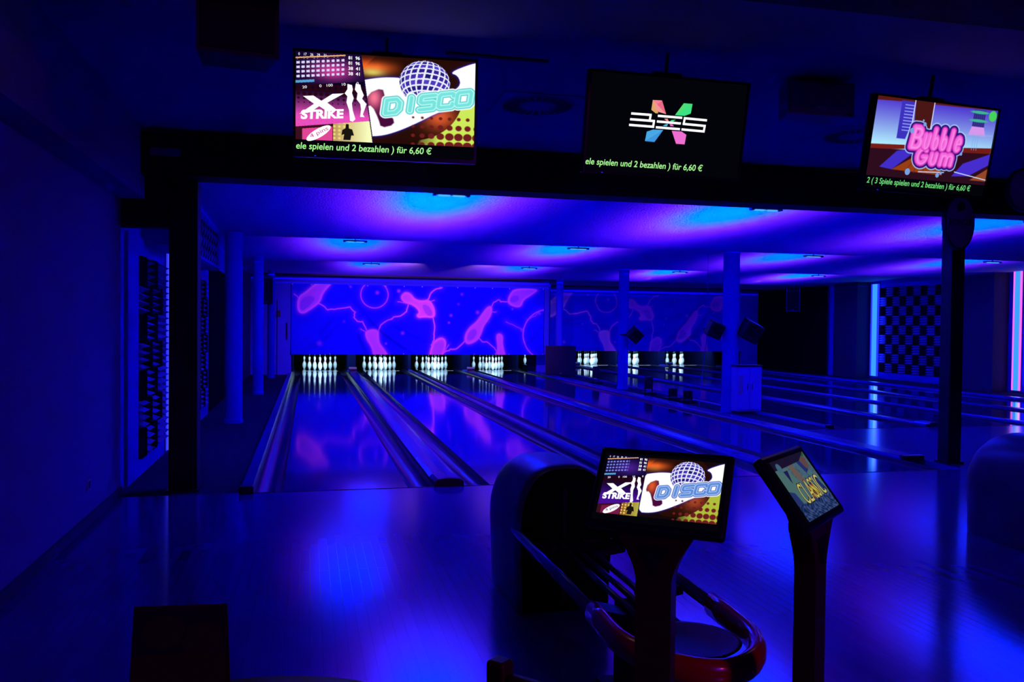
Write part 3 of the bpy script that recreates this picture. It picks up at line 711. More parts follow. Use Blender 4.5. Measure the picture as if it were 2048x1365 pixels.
    img = blend(img, edge(D - .034, .008), (150, 240, 232) if hot else (130, 170, 235)); img = blend(img, edge(np.abs(D - .022) - .004, .006) * (y % .5 < 2), (190, 250, 245) if hot else (185, 215, 250)); img = blend(img, edge(D - .016, .008), (120, 228, 222) if hot else (95, 140, 215))
    # left pane -------------------------------------------------
    bx = .355 + .07 * V if hot else np.full_like(U, .355)
    L = U < bx
    lp = np.zeros_like(img); lp[...] = (10, 4, 30)
    g = np.clip((V - .42) / .3, 0, 1); lp = blend(lp, g, (235, 80, 190) if hot else (70, 15, 150))
    hx = (.5 + np.floor(x / .055)) * .055; hy = (.5 + np.floor(y / .05)) * .05
    lp = blend(lp, edge(np.hypot(x - hx, y - hy) - .027 * np.clip((.62 - hy) / .2, 0, 1), .01) * (V > .36), (40, 5, 20))
    # score grid
    sg = V + .22 * U < .385
    lp = np.where(sg[..., None], np.array([14., 6, 50]), lp)
    g = np.exp(-(((U - .2) / .12) ** 2 + ((V - .2) / .12) ** 2)) * sg; lp = blend(lp, g, (200, 60, 150) if hot else (70, 30, 140))
    V2 = V + .22 * U
    fx, fy = (U / .027) % 1, (V2 / .052) % 1
    cells = (fx > .2) & (fx < .8) & (fy > .25) & (fy < .75) & (V2 > .09) & (V2 < .32) & (U < (.27 if hot else .2))
    lp = np.where(cells[..., None], np.array([225., 215, 255]) if hot else np.array([120., 130, 230.]), lp)
    ln = (np.abs(V2 - .075) < .006) & (U < .27); lp = np.where(ln[..., None], np.array([255., 190, 120]), lp)
    ln = (np.abs(V2 - .345) < .014) & (U < .10); lp = np.where(ln[..., None], np.array([90., 160, 210]), lp)
    # bottom cards
    top = .855 - .25 * U
    bt = V > top; lp = np.where(bt[..., None], np.array([60., 15, 30]), lp)
    c1 = bt & (U > .035) & (U < .20) & (V > top + .03); lp = np.where(c1[..., None], np.array([225., 70, 150]) if hot else np.array([120., 25, 70]), lp)
    c2 = bt & (U > .205); g = np.clip((U - .2) / .2, 0, 1)
    yl = (1 - g)[..., None] * np.array([190., 150, 90] if hot else [150., 80, 30]) + g[..., None] * np.array([250., 255, 190] if hot else [190., 210, 90])
    lp = np.where(c2[..., None], yl, lp)
    hx = (.5 + np.floor(x / .05)) * .05; hy = (.5 + np.floor(y / .045)) * .045
    lp = blend(lp, edge(np.hypot(x - hx, y - hy) - .014, .008) * c2 * (U < .3), (235, 220, 120))
    img = np.where(L[..., None], lp, img)
    img = np.where((np.abs(U - bx) < .003)[..., None], np.array([20., 10, 60]), img)
    return img
def bubble_picture(U, V):
    A = 1.78; x = U * A; P = np.stack([x, V], -1)
    def pl(p): return poly_sd(P, [(a * A, b) for a, b in p])
    t = np.clip(V / .58, 0, 1)[..., None]
    img = (1 - t) * np.array([75., 50, 205]) + t * np.array([175., 235, 255])
    img = blend(img, edge(pl([(0, -.01), (1, -.01), (1, .0), (.2, .035), (0, .05)])), (90, 25, 20))
    img = blend(img, edge(pl([(.20, .02), (.30, .02), (.30, .30), (.27, .5), (.20, .5)])), (60, 50, 190))
    for k in range(9): img = blend(img, edge(np.abs(V - .07 - k * .04) - .006, .006) * ((U > .23) & (U < .30)), (150, 160, 250))
    img = blend(img, edge(pl([(.31, -.01), (.46, -.01), (.455, .45), (.33, .45)])), (75, 22, 22))
    for a in (.307, .462): img = blend(img, edge(np.abs(U - a) * A - .006, .006) * (V < .45), (225, 225, 255))
    img = blend(img, edge(pl([(.0, .60), (.3, .57), (.3, .62), (0, .68)])), (120, 30, 25)); img = blend(img, edge(pl([(.55, .56), (1.0, .50), (1.0, .58), (.6, .66)])), (115, 28, 22))
    low = edge(-(V - .64 + .08 * (U - .2)), .01); img = blend(img, low, (45, 12, 30))
    img = blend(img, edge(pl([(.10, .88), (.22, .66), (.36, .60), (.36, .66), (.2, .9)])), (65, 45, 200))
    img = blend(img, edge(pl([(.70, .92), (.78, .74), (1.0, .58), (1.01, .72), (.84, .9)])), (70, 45, 205))
    img = blend(img, edge(pl([(.20, .90), (.36, .72), (.55, .72), (.62, .92)])), (150, 62, 22)); 
    for a in (.30, .38, .46): img = blend(img, edge(seg_dist(P, (a * A, .92), ((.40 + (a - .3) * .3) * A, .70)) - .004, .004), (110, 40, 15))
    img = blend(img, edge(pl([(.86, .95), (1.0, .78), (1.0, .95)])), (150, 70, 35))
    img = blend(img, edge(seg_dist(P, (.42 * A, .9), (.63 * A, .88)) - .006, .006), (200, 220, 255)); img = blend(img, edge(seg_dist(P, (.72 * A, .86), (1.0 * A, .93)) - .006, .006), (200, 220, 255))
    img = blend(img, edge(np.hypot(x - .70 * A, V - .68) - .03, .01), (225, 235, 255))
    # tower
    img = blend(img, edge(pl([(.80, .02), (.90, .02), (.905, .24), (.80, .24)])), (60, 50, 150))
    for k in range(6): img = blend(img, edge(np.abs(U - .808 - k * .017) * A - .003, .005) * ((V < .24) & (V > .02)), (20, 20, 70))
    for v0 in (.05, .16): img = blend(img, edge(np.hypot((x - .85 * A) / .14, (V - v0) / .02) - 1, .4), (60, 180, 150))
    img = blend(img, edge(pl([(.80, .24), (.905, .24), (.93, .36), (.78, .36)])), (215, 150, 235))
    img = blend(img, edge(pl([(.70, .36), (.99, .33), (.99, .345), (.70, .375)])), (150, 170, 235))
    for a in (.83, .85, .87): img = blend(img, edge(np.abs(U - a) * A - .003, .004) * ((V > .36) & (V < .55)), (120, 170, 230))
    img = blend(img, edge(np.hypot((x - .965 * A) / .06, (V - .08) / .07) - 1, .2), (70, 210, 90))
    xs = [.325, .425, .495, .565, .64, .685]; ws = [.085, .052, .052, .052, .02, .055]
    D1 = strokes(P, BUB, 'Bubble', [a * A for a in xs], [a * A for a in ws], .60, .25, -.02, .12)
    D2 = strokes(P, BUB, 'Gum', [a * A for a in (.385, .50, .585)], [a * A for a in (.085, .06, .10)], .80, .19, -.02, .12)
    D1 = D1 - .006 * (x < .42 * A); D = np.minimum(D1, D2)
    img = blend(img, edge(D - .082, .012), (190, 215, 255)); img = blend(img, edge(D - .070, .01), (35, 18, 120)); img = blend(img, edge(D - .048, .01), (150, 30, 150))
    for Dk in (D2, D1):
        img = blend(img, edge(Dk - .040, .01), (215, 60, 190)); img = blend(img, edge(Dk - .028, .012), (245, 105, 220)); 
        sh = np.roll(Dk, (2, 2), (0, 1)); img = blend(img, edge(sh - .008, .01) * .5, (255, 175, 240))
    return img
def classic_picture(U, V):
    A = 1.45; x = U * A; P = np.stack([x, V], -1)
    def pl(p): return poly_sd(P, [(a * A, b) for a, b in p])
    n = np.sin(x * 23 + 5 * np.sin(V * 17)) * np.sin(V * 31 + 4 * np.sin(x * 13))
    img = np.zeros(U.shape + (3,)); img[...] = (78, 105, 112)
    img = img + n[..., None] * np.array([8., 10, 12])
    img = blend(img, edge(pl([(.0, .15), (.30, .15), (.42, .45), (.30, .95), (.0, 1.0)])), (80, 118, 108))
    img = blend(img, edge(pl([(.18, .2), (.30, .2), (.22, .42)])), (30, 32, 85)); img = blend(img, edge(pl([(.0, .5), (.12, .55), (.2, .9), (.0, .8)])), (40, 55, 110))
    img = blend(img, edge(pl([(.38, .12), (.48, .1), (.58, .45), (.50, .5), (.40, .3)])), (115, 95, 80)); img = blend(img, edge(pl([(.55, .1), (.60, .06), (.72, .4), (.66, .42)])), (70, 110, 125))
    img = blend(img, edge(pl([(.62, .05), (.72, .05), (.86, .35), (.76, .42)])), (40, 50, 110)); img = blend(img, edge(np.hypot((x - .86 * A) / .12, (V - .15) / .14) - 1, .2), (105, 75, 70))
    img = blend(img, edge(np.hypot((x - .93 * A) / .07, (V - .04) / .04) - 1, .3), (30, 95, 45)); img = blend(img, edge(pl([(.74, .35), (.86, .3), (1.0, .62), (.9, .66)])), (75, 115, 120))
    img = blend(img, edge(pl([(.80, .45), (.88, .42), (.98, .7), (.9, .72)])), (35, 45, 105))
    for r, c in ((.16, (35, 45, 80)), (.13, (170, 85, 40)), (.10, (205, 190, 60)), (.05, (120, 70, 40))): img = blend(img, edge(np.hypot((x - .62 * A) / 1.3, V - .66) - r, .012), c)
    m = (V > .74) ; img = np.where(m[..., None], np.array([42., 62, 105]) + n[..., None] * np.array([30., 30, 36]), img)
    img = blend(img, edge(pl([(-.01, -.01), (1.01, -.01), (1.01, .0), (.75, .13), (.2, .15), (-.01, .15)])), (28, 20, 48))
    img = blend(img, edge(np.hypot((x - .14 * A) / .09, (V - .13) / .08) - 1, .2), (70, 110, 125))
    return np.clip(img * np.array([.88, .88, .95]), 0, 255)
def picture(parent, name, x0, x1, z0, z1, fn, nx, y=-0.0012):
    W, H = x1 - x0, z1 - z0; nz = int(nx * H / W)
    me, U, V = grid_mesh(nx, nz, W, H)
    img = np.clip(fn(U, V), 0, 255) / 255.0
    lin = np.where(img <= .04045, img / 12.92, ((img + .055) / 1.055) ** 2.4)
    col = np.concatenate([lin, np.ones(lin.shape[:-1] + (1,))], -1).reshape(-1).astype(np.float32)
    at = me.color_attributes.new('pic', 'FLOAT_COLOR', 'POINT'); at.data.foreach_set('color', col)
    o = obj(name, me, E_pic, parent); o.location = ((x0 + x1) / 2, y, z0); return o

FIG1 = [(.30, .36), (.325, .37), (.33, .42), (.325, .46), (.335, .52), (.325, .58), (.33, .66), (.345, .76), (.33, .79), (.315, .78), (.31, .66), (.295, .57), (.30, .50), (.285, .47), (.30, .42)]
FIG2 = [(.35, .35), (.375, .36), (.38, .41), (.395, .48), (.385, .52), (.41, .58), (.40, .64), (.39, .70), (.40, .73), (.375, .73), (.38, .64), (.375, .58), (.355, .53), (.36, .46), (.345, .42)]
def disco_art(parent, sc, x0, x1, z0, z1, hot):
    """lettering on the disco picture, placed in fractions of the picture"""
    W, H = x1 - x0, z1 - z0
    X = lambda u: x0 + u * W
    Z = lambda v: z1 - v * H
    sc_ = .24 * W
    px = [(-.5, .5), (-.22, .5), (.0, .18), (.3, .55), (.62, .55), (.16, .06), (.45, -.42), (.15, -.42), (-.06, -.12), (-.32, -.45), (-.6, -.5), (-.2, .03)]
    flat(parent, 'x_mark', [[(X(.140) + a * W * .20, Z(.585) + b * H * .20 + a * H * .04) for a, b in px][::-1]], E_white, -.0024)
    lettering(parent, 'STRIKE', X(.145), Z(.70), W * .23, H * .095, E_white, y=-.0026, rot=R(4), name='strike_lettering', offset=.05, shear=.1)
    flat(parent, 'dancer_silhouette', [[(X(a - (.0 if hot else .0)), Z(b)) for a, b in F] for F in ([(a - .018, b - .02) for a, b in FIG1], [(a - .022, b - .02) for a, b in FIG2])] if hot else [[(X(a * .86), Z(b)) for a, b in F] for F in (FIG1, FIG2)], E_white, -.0024)
    n = 18; o = [(X(.125) + math.cos(2 * PI * i / n) * W * .075 * math.cos(.5) - math.sin(2 * PI * i / n) * H * .05 * math.sin(.5), Z(.92) + math.cos(2 * PI * i / n) * W * .085 * math.sin(.5) + math.sin(2 * PI * i / n) * H * .05 * math.cos(.5)) for i in range(n)]
    flat(parent, 'pins_oval', [o], E_white, -.0022)
    lettering(parent, '4 pins', X(.128), Z(.915), W * .11, H * .06, E_mag if hot else E_navy, y=-.0026, rot=R(28), name='pins_lettering')
    fg = [(.275, .80), (.29, .80), (.292, .85), (.31, .86), (.32, .93), (.305, .93), (.30, .985), (.26, .985), (.265, .92), (.25, .93), (.255, .87), (.272, .85)]
    flat(parent, 'bowler_silhouette', [[(X(a), Z(b)) for a, b in fg]], E_dark, -.0024)
    for r, s in enumerate(('81  96', '81  96', '38  41', '38  41')): lettering(parent, s, X(.318), Z(.04 + r * .06), W * .062, H * .036, E_white, name='score_figures', offset=.02)
    lettering(parent, '0    17    26    29    31', X(.09), Z(.03), W * .15, H * .03, E_white, name='score_figures')
    lettering(parent, '20         0   100      10        0', X(.19), Z(.365), W * .31, H * .03, E_white, name='score_figures', rot=R(7))
def ticker(parent, s, x0, w, zc, h, m): lettering(parent, s, x0 + w / 2, zc, w, h, m, name='ticker_lettering', offset=.012, shear=.12)

def tv(label, loc, yaw, tilt, kind, fn=None):
    W, H = .97, .555
    t = thing('wall_screen', label, 'screen', loc, (-tilt, 0, yaw), group='hanging score screens')
    b = B(-W / 2, W / 2, 0.0, .045, -H / 2, H / 2, bev=.006); box(b, -.3, .3, .045, .075, -.2, .2, bev=.01)
    obj('casing', b, M_gloss, t)
    b = bmesh.new(); bz = .013; bb = .02
    for q in ((-W / 2, W / 2, -H / 2, -H / 2 + bb), (-W / 2, W / 2, H / 2 - bz, H / 2), (-W / 2, -W / 2 + bz, -H / 2 + bb, H / 2 - bz), (W / 2 - bz, W / 2, -H / 2 + bb, H / 2 - bz)):
        box(b, q[0], q[1], -.010, 0.0, q[2], q[3])
    obj('bezel', b, M_gloss, t)
    scr = obj('display', B(-W / 2 + bz, W / 2 - bz, -.001, 0.0, -H / 2 + bb, H / 2 - bz), E_blk, t)
    obj('power_light', B(-W / 2 + .11, -W / 2 + .118, -.0115, -.010, -H / 2 + .006, -H / 2 + .009), M_blue, t)
    b = bmesh.new(); box(b, -.007, .007, .075, .09, -.1, 2.965 - loc[2]); box(b, -.10, .10, .05, .09, -.12, .12); box(b, -.08, .08, .046, .10, .26, .30)
    obj('mount', b, M_matt, t)
    x0, x1, z0, z1 = -W / 2 + bz, W / 2 - bz, -H / 2 + bb, H / 2 - bz
    return t, scr, (x0, x1, z0, z1)
t, scr, (x0, x1, z0, z1) = tv('left hanging screen showing a disco ball picture, hung above the first lane', (.603, -2.80, 2.586), R(-3.6), R(-4.7), 'disco')
zb = z0 + (z1 - z0) * .135
picture(scr, 'picture', x0, x1, zb, z1, lambda U, V: disco_picture(U, V, True), 520)
disco_art(scr, 1, x0, x1, zb, z1, True)
ticker(scr, 'ele spielen und 2 bezahlen ) für 6,60 €', x0 + .003, (x1 - x0) * .755, z0 + .034, .047, E_green)
t, scr, (x0, x1, z0, z1) = tv('middle hanging screen, black with a coloured X logo', (2.160, -2.919, 2.555), R(1.7), R(-10.9), 'logo')
ticker(scr, 'ele spielen und 2 bezahlen ) für 6,60 €', x0 + .003, (x1 - x0) * .755, z0 + .040, .047, E_green)
# logo, in units of the crop: centre (945,645), 1 unit = .97/1560
def LG(p): return (.003 + ((p[0] - 945) * 1.0) * .97 / 1560, .028 - ((p[1] - 645) - (p[0] - 945) * .085) * .97 / 1560)
def lbar(ps, m, nm): flat(scr, nm, [[LG(q) for q in p][::-1] for p in ps], m, -.0022)
def hb(x0_, y0_, x1_, y1_, w=10):
    return [(x0_, y0_ - w), (x1_, y1_ - w), (x1_, y1_ + w), (x0_, y0_ + w)]
def vb(x0_, y0_, x1_, y1_, w=10): return [(x0_ - w, y0_), (x0_ + w, y0_), (x1_ + w, y1_), (x1_ - w, y1_)]
lbar([hb(580, 564, 778, 580), hb(574, 614, 815, 634), hb(569, 663, 812, 684), vb(768, 580, 764, 624), vb(806, 634, 802, 680),
      hb(838, 588, 1078, 609), hb(834, 637, 1070, 659), hb(829, 688, 1066, 709),
      hb(1094, 612, 1326, 635), hb(1088, 662, 1320, 685), hb(1082, 711, 1314, 734), vb(1104, 612, 1098, 664), vb(1310, 685, 1305, 734)], E_white, 'logo_letters')
cs = [emit('logo_orange', s2l((245, 150, 150))), emit('logo_yellow', s2l((220, 170, 90))), emit('logo_red', s2l((235, 80, 130))), emit('logo_green', s2l((60, 225, 130))), emit('logo_green2', s2l((95, 220, 100))), emit('logo_blue', s2l((60, 150, 225))), emit('logo_blue2', s2l((90, 200, 235))), emit('logo_magenta', s2l((240, 110, 210)))]
lbar([[(776, 450), (865, 455), (917, 574), (770, 535)]], cs[0], 'logo_petal'); lbar([[(776, 450), (865, 455), (917, 574)]], cs[2], 'logo_petal'); lbar([[(776, 451), (840, 566), (815, 566), (770, 535)]], cs[1], 'logo_petal')
lbar([[(1080, 481), (1166, 488), (1158, 572), (1100, 592), (1005, 584)]], cs[3], 'logo_petal'); lbar([[(1080, 481), (1166, 488), (1005, 584)]], cs[4], 'logo_petal')
lbar([[(745, 725), (805, 708), (903, 714), (828, 818), (736, 808)]], cs[5], 'logo_petal'); lbar([[(745, 725), (805, 708), (903, 714), (736, 806)]], cs[6], 'logo_petal')
lbar([[(988, 722), (1085, 730), (1135, 760), (1127, 845), (1042, 838)]], cs[7], 'logo_petal')
lbar([[(903, 615), (935, 615), (950, 640), (925, 632)]], cs[0], 'logo_star'); lbar([[(975, 627), (1015, 625), (985, 645), (955, 645)]], cs[3], 'logo_star'); lbar([[(920, 665), (945, 662), (935, 680), (895, 675)]], cs[6], 'logo_star'); lbar([[(960, 662), (985, 664), (1005, 682), (970, 680)]], cs[7], 'logo_star')
t, scr, (x0, x1, z0, z1) = tv('right hanging screen showing pink cartoon lettering', (3.87, -2.949, 2.53), R(6.8), R(-10.9), 'gum')
zb = z0 + (z1 - z0) * .13
picture(scr, 'picture', x0, x1, zb, z1, bubble_picture, 420)
for (a, c, r) in ((-.175, .09, .016), (-.085, .135, .012), (-.10, .155, .007), (.235, -.015, .010), (-.16, -.15, .020), (.075, -.155, .014), (.10, -.14, .010)):
    n = 14; flat(scr, 'bubble', [[(a + r * math.cos(2 * PI * i / n), c + r * math.sin(2 * PI * i / n)) for i in range(n)]], E_steel, -.0022)
ticker(scr, '2 ( 3 Spiele spielen und 2 bezahlen ) für 6,60 €', x0 + .02, (x1 - x0) * .86, z0 + .036, .046, E_ticker_dk)

# ------------------------------------------------------------------ touch terminals on posts
def terminal(label, loc, yaw, tilt, W, which):
    H = W * .66; ca = math.cos(tilt); sa = math.sin(tilt)
    t = thing('touch_terminal', label, 'terminal', (loc[0], loc[1], 0), (0, 0, yaw), group='touch terminals')
    mon = bpy.data.objects.new('monitor', None)
    # monitor: one mesh casing with children
    b = B(-W / 2, W / 2, 0.0, .032, -H / 2, H / 2, bev=.010); box(b, -W * .32, W * .32, .032, .055, -H * .34, H * .34, bev=.008)
    mo = obj('monitor', b, M_gloss, t); mo.location = (0, 0, loc[2]); mo.rotation_euler = (-tilt, 0, 0)
    # flared post in front silhouette
    zt = loc[2] - .09; pts = [(-.048, 0.02), (-.048, zt - .15)]
    for i in range(9):
        a = i / 8; pts.append((-.048 - .057 * (1 - math.cos(a * PI / 2)), zt - .15 + .13 * a ** 1.1))
    pts.append((-.107, zt)); full = pts + [(-x, z) for x, z in pts[::-1]]
    b = bmesh.new()
    yb = -.02
    prism(b, full, yb - .03, yb + .03)
    o = obj('post', b, M_redpole, t)
    b = bmesh.new(); prism(b, [(-.045, zt - .05), (.045, zt - .05), (0, zt - .13)], yb - .034, yb - .030); obj('post_inlay', b, M_matt, t)
    obj('foot', lathe([(.15, 0), (.15, .012), (.14, .02), (0, .02)], 40, at=(0, yb, 0)), M_matt, t)
    b = bmesh.new(); prism(b, [(yb + .0, zt - .06), (yb + .028, zt - .06), (.055, loc[2] - .03), (.02, loc[2] - .045)], -.05, .05, 'x'); obj('tilt_bracket', b, M_matt, t)
    return t, mo, W, H
t, mo, W, H = terminal('touch terminal showing the disco ball picture, in front of the ball return', (1.128, -5.274, .997), R(-37.2), R(37.6), .372, 'disco')
x0, x1, z0, z1 = -W * .43, W * .44, -H * .36, H * .40
obj('display', B(-W * .455, W * .455, -.001, .0, -H * .42, H * .42), E_blk, mo)
scr = mo.children[-1] if False else [c for c in mo.children if c.name.startswith('display')][0]
picture(scr, 'picture', x0, x1, z0 + .004, z1 - .004, lambda U, V: disco_picture(U, V, False), 420)
disco_art(scr, 1, x0, x1, z0 + .004, z1 - .004, False)
t, mo, W, H = terminal('touch terminal turned to the right, showing gold lettering', (1.575, -5.262, .993), R(40.5), R(37.3), .348, 'classic')
scr = obj('display', B(-W * .455, W * .455, -.001, .0, -H * .42, H * .42), E_blk, mo)
x0, x1, z0, z1 = -W * .40, W * .41, -H * .40, H * .40
picture(scr, 'picture', x0, x1, z0, z1, classic_picture, 260)
for nm, m, o_, yy, g in (('lettering_edge', E_dark, .03, -.0022, 1.0), ('lettering', E_gold, -.002, -.0027, 1.0)):
    lettering(scr, 'CLASSIC', .022, -.018, .19 * g, .062 * g, m, y=yy, rot=R(2), name=nm, offset=o_)

# ------------------------------------------------------------------ ball returns
def ball_return(label, cx, yb):
    t = thing('ball_return', label, 'ball return', (cx, yb, 0), group='ball returns')
    # shell: arch section in XZ swept along Y with a rounded back
    a, h, n = .25, .74, 28
    def section(sc, y, zs=1.0):
        out = []
        for i in range(n + 1):
            th = PI * i / n; c, s = math.cos(th), math.sin(th)
            x = a * sc * math.copysign(abs(c) ** .72, c); z = .36 + (h - .36) * zs * abs(s) ** .74
            out.append((x, y, z if i not in () else z))
        return [(a * sc * .94, y, 0.0)] + out + [(-a * sc * .94, y, 0.0)]
    b = bmesh.new(); rings = []
    for y, sc, zs in ((-.76, .93, .96), (-.74, .98, .99), (-.68, 1, 1), (-.4, 1, 1), (-.22, 1, .97), (-.12, .985, .88), (-.05, .95, .72), (-.01, .88, .5), (0, .8, .3)):
        rings.append([b.verts.new(p) for p in section(sc, y, zs)])
    for k in range(len(rings) - 1):
        for i in range(len(rings[0]) - 1): b.faces.new((rings[k][i], rings[k][i + 1], rings[k + 1][i + 1], rings[k + 1][i]))
    b.faces.new(rings[-1]); obj('hood', b, M_hood, t); shade_auto(t.children[0], 50)
    b = bmesh.new(); s = [(x, z) for x, y, z in section(.90, 0, .93)]; prism(b, s, -.72, -.70); obj('front_opening', b, M_curtain, t)
    b = B(-.21, .21, -.70, -.05, .0, .05); obj('base', b, M_matt, t)
    b = bmesh.new(); box(b, -.012, .012, -.73, -.715, 0.05, .62); box(b, -.2, .2, -.735, -.715, .30, .36); obj('front_frame', b, M_matt, t)
    # rack: U shaped bumper loop
    zr = .40; L = -2.42; hw = .235
    loop = [(-hw, -.62, zr), (-hw, -1.2, zr), (-hw, -1.95, zr - .012)]
    redl = [(-hw, -1.86, zr - .010), (-hw, -1.95, zr - .012)]
    for i in range(0, 17):
        th = PI + PI * i / 16; redl.append((hw * math.cos(th), -2.08 + .33 * math.sin(th), zr - .03 + .012 * abs(math.cos(th))))
    redl += [(hw, -1.95, zr - .012), (hw, -1.86, zr - .010)]
    b = bmesh.new(); tube(b, loop, .016, 12, ry=.028); o = obj('side_rail', b, M_rail, t, smooth=True)
    b = bmesh.new(); tube(b, [(-x, y, z) for x, y, z in loop], .016, 12, ry=.028); obj('side_rail', b, M_rail, t, smooth=True)
    b = bmesh.new(); tube(b, redl, .032, 14, ry=.046); obj('end_bumper', b, M_red, t, smooth=True)
    for x in (-.06, .0, .06):
        b = bmesh.new(); tube(b, [(x, -.6, zr - .03), (x, -1.3, zr - .035), (x, -2.0, zr - .04)], .013, 8); obj('track_rail', b, M_rail, t, smooth=True)
    obj('ball_dish', lathe([(0, -.03), (.10, -.028), (.155, -.012), (.17, .0), (.155, .0), (.10, -.016), (0, -.018)], 36, at=(0, -2.17, zr - .01), cap=False), M_dish, t, smooth=True)
    for s, y in ((1, -1.55), (-1, -1.0), (1, -.9), (-1, -1.75)):
        b = bmesh.new(); prism(b, [(s * hw, zr - .01), (s * .07, zr - .05), (s * .07, zr - .075), (s * hw, zr - .05)][::s], y - .06, y + .06); obj('cross_bracket', b, M_matt, t)
    b = B(-.06, .06, -1.72, -1.60, 0, zr - .05, bev=.01); box(b, -.11, .11, -1.78, -1.54, 0, .015); obj('pedestal', b, M_matt, t)
    return t
ball_return('ball return with a red ended rack, behind the disco terminal', 1.455, -2.62)
ball_return('ball return hood cut off by the right edge of the photo', 4.96, -2.3)

# ------------------------------------------------------------------ speakers
def speaker(label, loc, rot, w_, d, h, shell, name='speaker', brk=None):
    t = thing(name, label, 'speaker', loc, rot, group='loudspeakers')
    b = bmesh.new(); prism(b, [(-w_ / 2, 0), (w_ / 2, 0), (w_ * .40, d), (-w_ * .40, d)], 0, h, 'z'); o = obj('cabinet', b, shell, t)
    obj('grille', B(-w_ / 2 + .015, w_ / 2 - .015, -.012, 0, .015, h - .015, bev=.005), shell if shell is M_speaker_w else M_speaker, t)
    if shell is not M_speaker_d or h > .5: obj('badge', B(-.035, .035, -.016, -.012, .035, .05), M_silver, t)
    if brk:
        b = bmesh.new(); box(b, -.03, .03, d * .3, d * .6, h, h + brk); box(b, -.09, .09, d * .2, d * .7, h + brk - .015, h + brk); obj('ceiling_bracket', b, M_matt, t)
    return t
speaker('dark loudspeaker under the ceiling left of the first screen', (-.06, -4.0, 2.45), (R(0), 0, R(8)), .30, .2, .40, M_speaker_d, brk=.12)
speaker('grey loudspeaker under the ceiling between the second and third screens', (3.24, -2.75, 2.735), (R(0), 0, R(-4)), .44, .2, .205, M_speaker_w, brk=.03)
speaker('black loudspeaker hung on the far column of the left aisle', (-.84, 14.62, 1.86), (0, 0, 0), .32, .16, .66, M_speaker_d)
speaker('outlined loudspeaker on the black side curtain at the right', (15.05, 16.7, 1.93), (0, 0, R(-50)), .42, .2, .75, M_speaker_d)
b = bmesh.new()
for q in ((-.215, -.2, 0, .75), (.2, .215, 0, .75), (-.215, .215, 0, .012), (-.215, .215, .738, .75)): box(b, q[0], q[1], -.018, -.002, q[2], q[3])
obj('grille_frame', b, M_white, [o for o in C.objects if o.get('label', '').startswith('outlined loudspeaker')][0])
speaker('big black floor speaker between the left mural and the right pins', (6.93, 15.02, 0.045), (0, 0, 0), .86, .34, .79, M_speaker_d, name='floor_speaker')

# ------------------------------------------------------------------ platform items
def cabinet():
    t = thing('cabinet', 'low white two door cabinet beside the tall column', 'cabinet', (7.23, 5.26, .043))
    obj('carcass', B(-.22, .22, 0, .20, 0, .73, bev=.006), M_cab, t)
    for s in (-1, 1):
        d = obj('door', B(s * .0 + (-.215 if s < 0 else .004), (-.004 if s < 0 else .215), -.018, 0, .03, .715, bev=.004), M_cab, t)
        obj('handle', B(s * .04 - .006, s * .04 + .006, -.04, -.018, .36, .46, bev=.003), M_metal, d)
    obj('notice', B(-.20, -.12, -.021, -.018, .28, .6), M_silver, t)
    obj('top', B(-.23, .23, -.02, .21, .73, .76, bev=.004), M_capdk, t)
cabinet()
def spotlight(label, loc, rot, s=1.0, side=1):
    t = thing('effect_spotlight', label, 'spotlight', loc, (0, 0, 0), group='effect spotlights')
    b = bmesh.new(); box(b, -.15 * s, .15 * s, -.12 * s, .12 * s, -.15 * s, .15 * s, bev=.02); bmesh.ops.rotate(b, verts=b.verts, cent=(0, 0, 0), matrix=Matrix.Rotation(rot, 3, 'Y') @ Matrix.Rotation(.3, 3, 'X'))
    obj('body', b, M_matt, t)
    bl = lathe([(.07 * s, 0), (.085 * s, .05 * s), (.085 * s, .07 * s), (.06 * s, .06 * s), (0, .055 * s)], 20); bmesh.ops.rotate(bl, verts=bl.verts, cent=(0, 0, 0), matrix=Matrix.Rotation(PI / 2 - .3, 3, 'X')); bmesh.ops.translate(bl, verts=bl.verts, vec=(0, -.11 * s, 0))
    obj('lens_hood', bl, M_curtain, t)
    b = bmesh.new(); tube(b, [(side * -.30, .12, 0), (side * -.2, .1, .0), (side * -.02, .13 * s, 0)], .014, 8); box(b, -.17 * s, .17 * s, .12 * s, .14 * s, -.02, .02); obj('yoke', b, M_matt, t)
    return t
spotlight('dark spotlight clamped on the right side of the middle white column', (7.24, 10.35, 1.22), R(40), .95, 1)
spotlight('dark spotlight clamped on the left side of the column by the cabinet', (6.74, 5.55, 1.38), R(20), .85, -1)
spotlight('dark spotlight clamped on the right side of the column by the cabinet', (7.32, 5.42, 1.36), R(25), 1.05, 1)
def floor_unit(label, loc, h, n=1):
    t = thing('floor_effect_unit', label, 'effect light', loc, group='floor effect units')
    obj('base', B(-.14, .14, -.1, .1, 0, .06, bev=.01), M_matt, t)
    obj('yoke', B(-.085, -.07, -.02, .02, .06, h * .8), M_matt, t); obj('yoke', B(.07, .085, -.02, .02, .06, h * .8), M_matt, t)
    obj('head', B(-.065, .065, -.07, .07, h * .35, h, bev=.015), M_matt, t)
    return t
floor_unit('tall dark effect unit on the platform right of the middle column', (7.02, 9.0, 0), .38)
floor_unit('small dark effect unit on the platform, left one of the near pair', (7.0, 7.75, 0), .24)
floor_unit('small dark effect unit on the platform, right one of the near pair', (7.03, 7.15, 0), .24)
floor_unit('dark effect unit on the platform behind the middle column', (6.98, 12.2, 0), .42)
b = bmesh.new(); tube(b, [(6.98, 8.9, .012), (6.93, 8.6, .012), (7.05, 8.3, .012), (6.98, 8.0, .012), (7.0, 7.8, .012)], .008, 6)
tag(obj('cable', b, M_matt), 'black cable lying on the platform between the effect units', 'cable')
